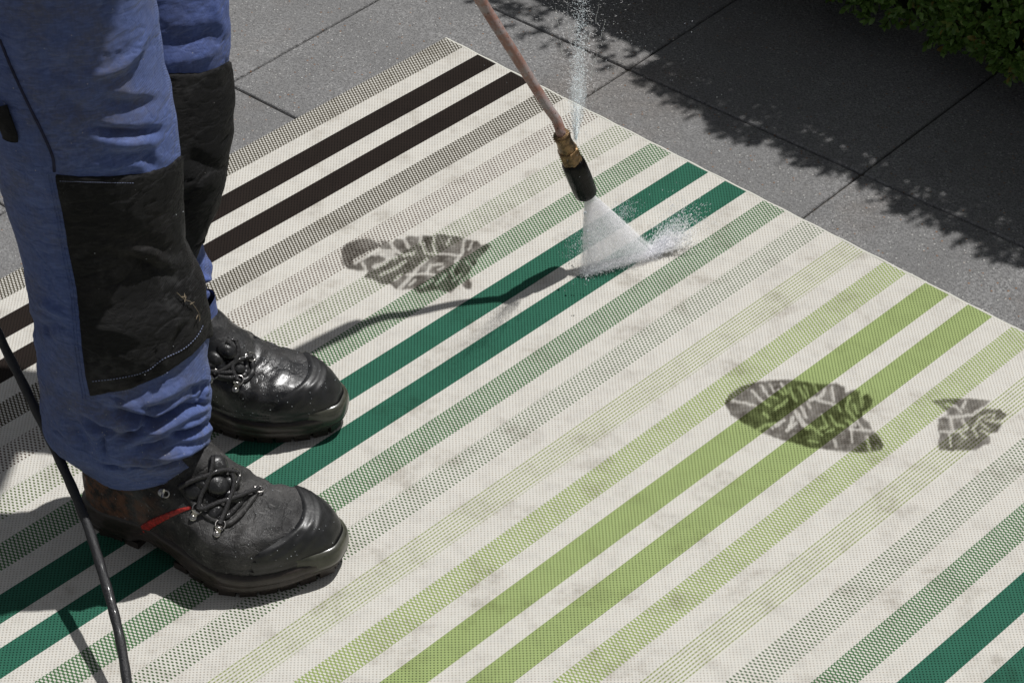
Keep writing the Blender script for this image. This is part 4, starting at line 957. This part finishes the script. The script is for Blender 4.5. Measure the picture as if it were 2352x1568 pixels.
for a, c, dep in sprigs:
    p, n = hsurf(a, c); p = p + n * dep
    d = n * 1.0 + np.array([0, 0, .55]) + rng.normal(size=3) * .45; d /= np.linalg.norm(d)
    s = np.cross(d, rng.normal(size=3)); s /= np.linalg.norm(s); t = np.cross(d, s); tn = random.random()
    ln = random.uniform(.016, .026); twigs.append((p - d * .012, p + d * ln, ))
    nl_ = random.randint(6, 9)
    for i in range(nl_):
        f = i / (nl_ - 1); w = i * 2.4 + random.random(); out = s * math.cos(w) + t * math.sin(w)
        x = out * (1 - f * .55) + d * (.45 + f * .8) + rng.normal(size=3) * .12; x /= np.linalg.norm(x)
        zz_ = d - x * (d @ x); zz_ = zz_ / (np.linalg.norm(zz_) + 1e-9); yy = np.cross(zz_, x)
        L_ = random.uniform(.0105, .0165) * (1.1 - .3 * f)
        leaves.append((p + d * ln * f, x * L_, yy * L_ * .95, zz_ * L_, (tn * .6 + random.random() * .4) % 1, p))
LC = np.array([l[0] for l in leaves]); X_ = np.array([l[1] for l in leaves]); Y_ = np.array([l[2] for l in leaves]); Z_ = np.array([l[3] for l in leaves]); TN = np.array([l[4] for l in leaves])
Q = pxof(LC); inf = (Q[:, 0] > 1850) & (Q[:, 0] < 2352) & (Q[:, 1] > 0) & (Q[:, 1] < 300)
out_ = ((LC - HB) @ hn); score = np.where(inf, out_ + .02 * rng.random(len(LC)), -9); order = np.argsort(-score); big = order[:300]; rest = order[300:]
me = bpy.data.meshes.new('leaf'); me.from_pydata(LVt.tolist(), [], LF); me.materials.append(ML); me.shade_smooth()
hinv = PM[hedge.name].inverted()
for i in big:
    o = bpy.data.objects.new('leaf', me); link(o, hedge)
    mt = Matrix(((X_[i][0], Y_[i][0], Z_[i][0], LC[i][0]), (X_[i][1], Y_[i][1], Z_[i][1], LC[i][1]), (X_[i][2], Y_[i][2], Z_[i][2], LC[i][2]), (0, 0, 0, 1)))
    o.matrix_local = hinv @ mt
Vl = LC[rest, None] + LVt[None, :, 0:1] * X_[rest, None] + LVt[None, :, 1:2] * Y_[rest, None] + LVt[None, :, 2:3] * Z_[rest, None]
Fl = (LT3[None] + (np.arange(len(rest)) * 8)[:, None, None]).reshape(-1, 3)
fo = mesh('foliage', Vl.reshape(-1, 3), Fl, ML, hedge, world=True); fo['kind'] = 'stuff'
fo.data.attributes.new('tint', 'FLOAT', 'POINT').data.foreach_set('value', np.repeat(TN[rest], 8))
G = [tubegeo(np.array([a, (a + b) / 2, b]), .0007, 4, cap=False) for a, b in twigs[:2600]]
v, f = join(G); tw_ = mesh('twigs', v, f, mat_simple('box_twig', (.06, .045, .025), .8), hedge, world=True); tw_['kind'] = 'stuff'
# woody stems and a solid core painted dark for the hedge's inner shade
G = []
for q in range(26):
    a = -1.2 + 2.6 * q / 25 + random.uniform(-.03, .03)
    for w in range(5):
        p0 = HB + hd * a - hn * random.uniform(.12, .26); p0 = np.array([p0[0], p0[1], -.01]); p1 = p0 + hd * random.uniform(-.12, .12) + hn * random.uniform(-.08, .08) + np.array([0, 0, random.uniform(.3, .5)])
        G.append(tubegeo(spline([p0, (p0 + p1) / 2 + rng.normal(size=3) * .015, p1], 8), np.linspace(.007, .002, 8), 6))
v, f = join(G); st = mesh('stems', v, f, mat_simple('box_stem', (.07, .055, .035), .85, bumps=.5), hedge, world=True); st['kind'] = 'stuff'
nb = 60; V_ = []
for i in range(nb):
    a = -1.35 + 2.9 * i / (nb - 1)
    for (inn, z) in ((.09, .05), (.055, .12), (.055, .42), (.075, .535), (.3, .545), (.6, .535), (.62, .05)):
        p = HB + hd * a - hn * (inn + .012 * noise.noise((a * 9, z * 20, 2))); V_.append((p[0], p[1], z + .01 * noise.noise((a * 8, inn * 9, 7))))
co = mesh('shade_core', V_, gridfaces(nb, 7, True).tolist() + [[0, 1, 2, 3, 4, 5, 6], list(range((nb - 1) * 7, nb * 7))], mat_simple('painted_inner_shade', (.012, .02, .006), .9, bumps=1.0, sc=150), hedge, world=True); co['kind'] = 'stuff'  # closed dark block, also fills gaps in the hedge's cast shadow
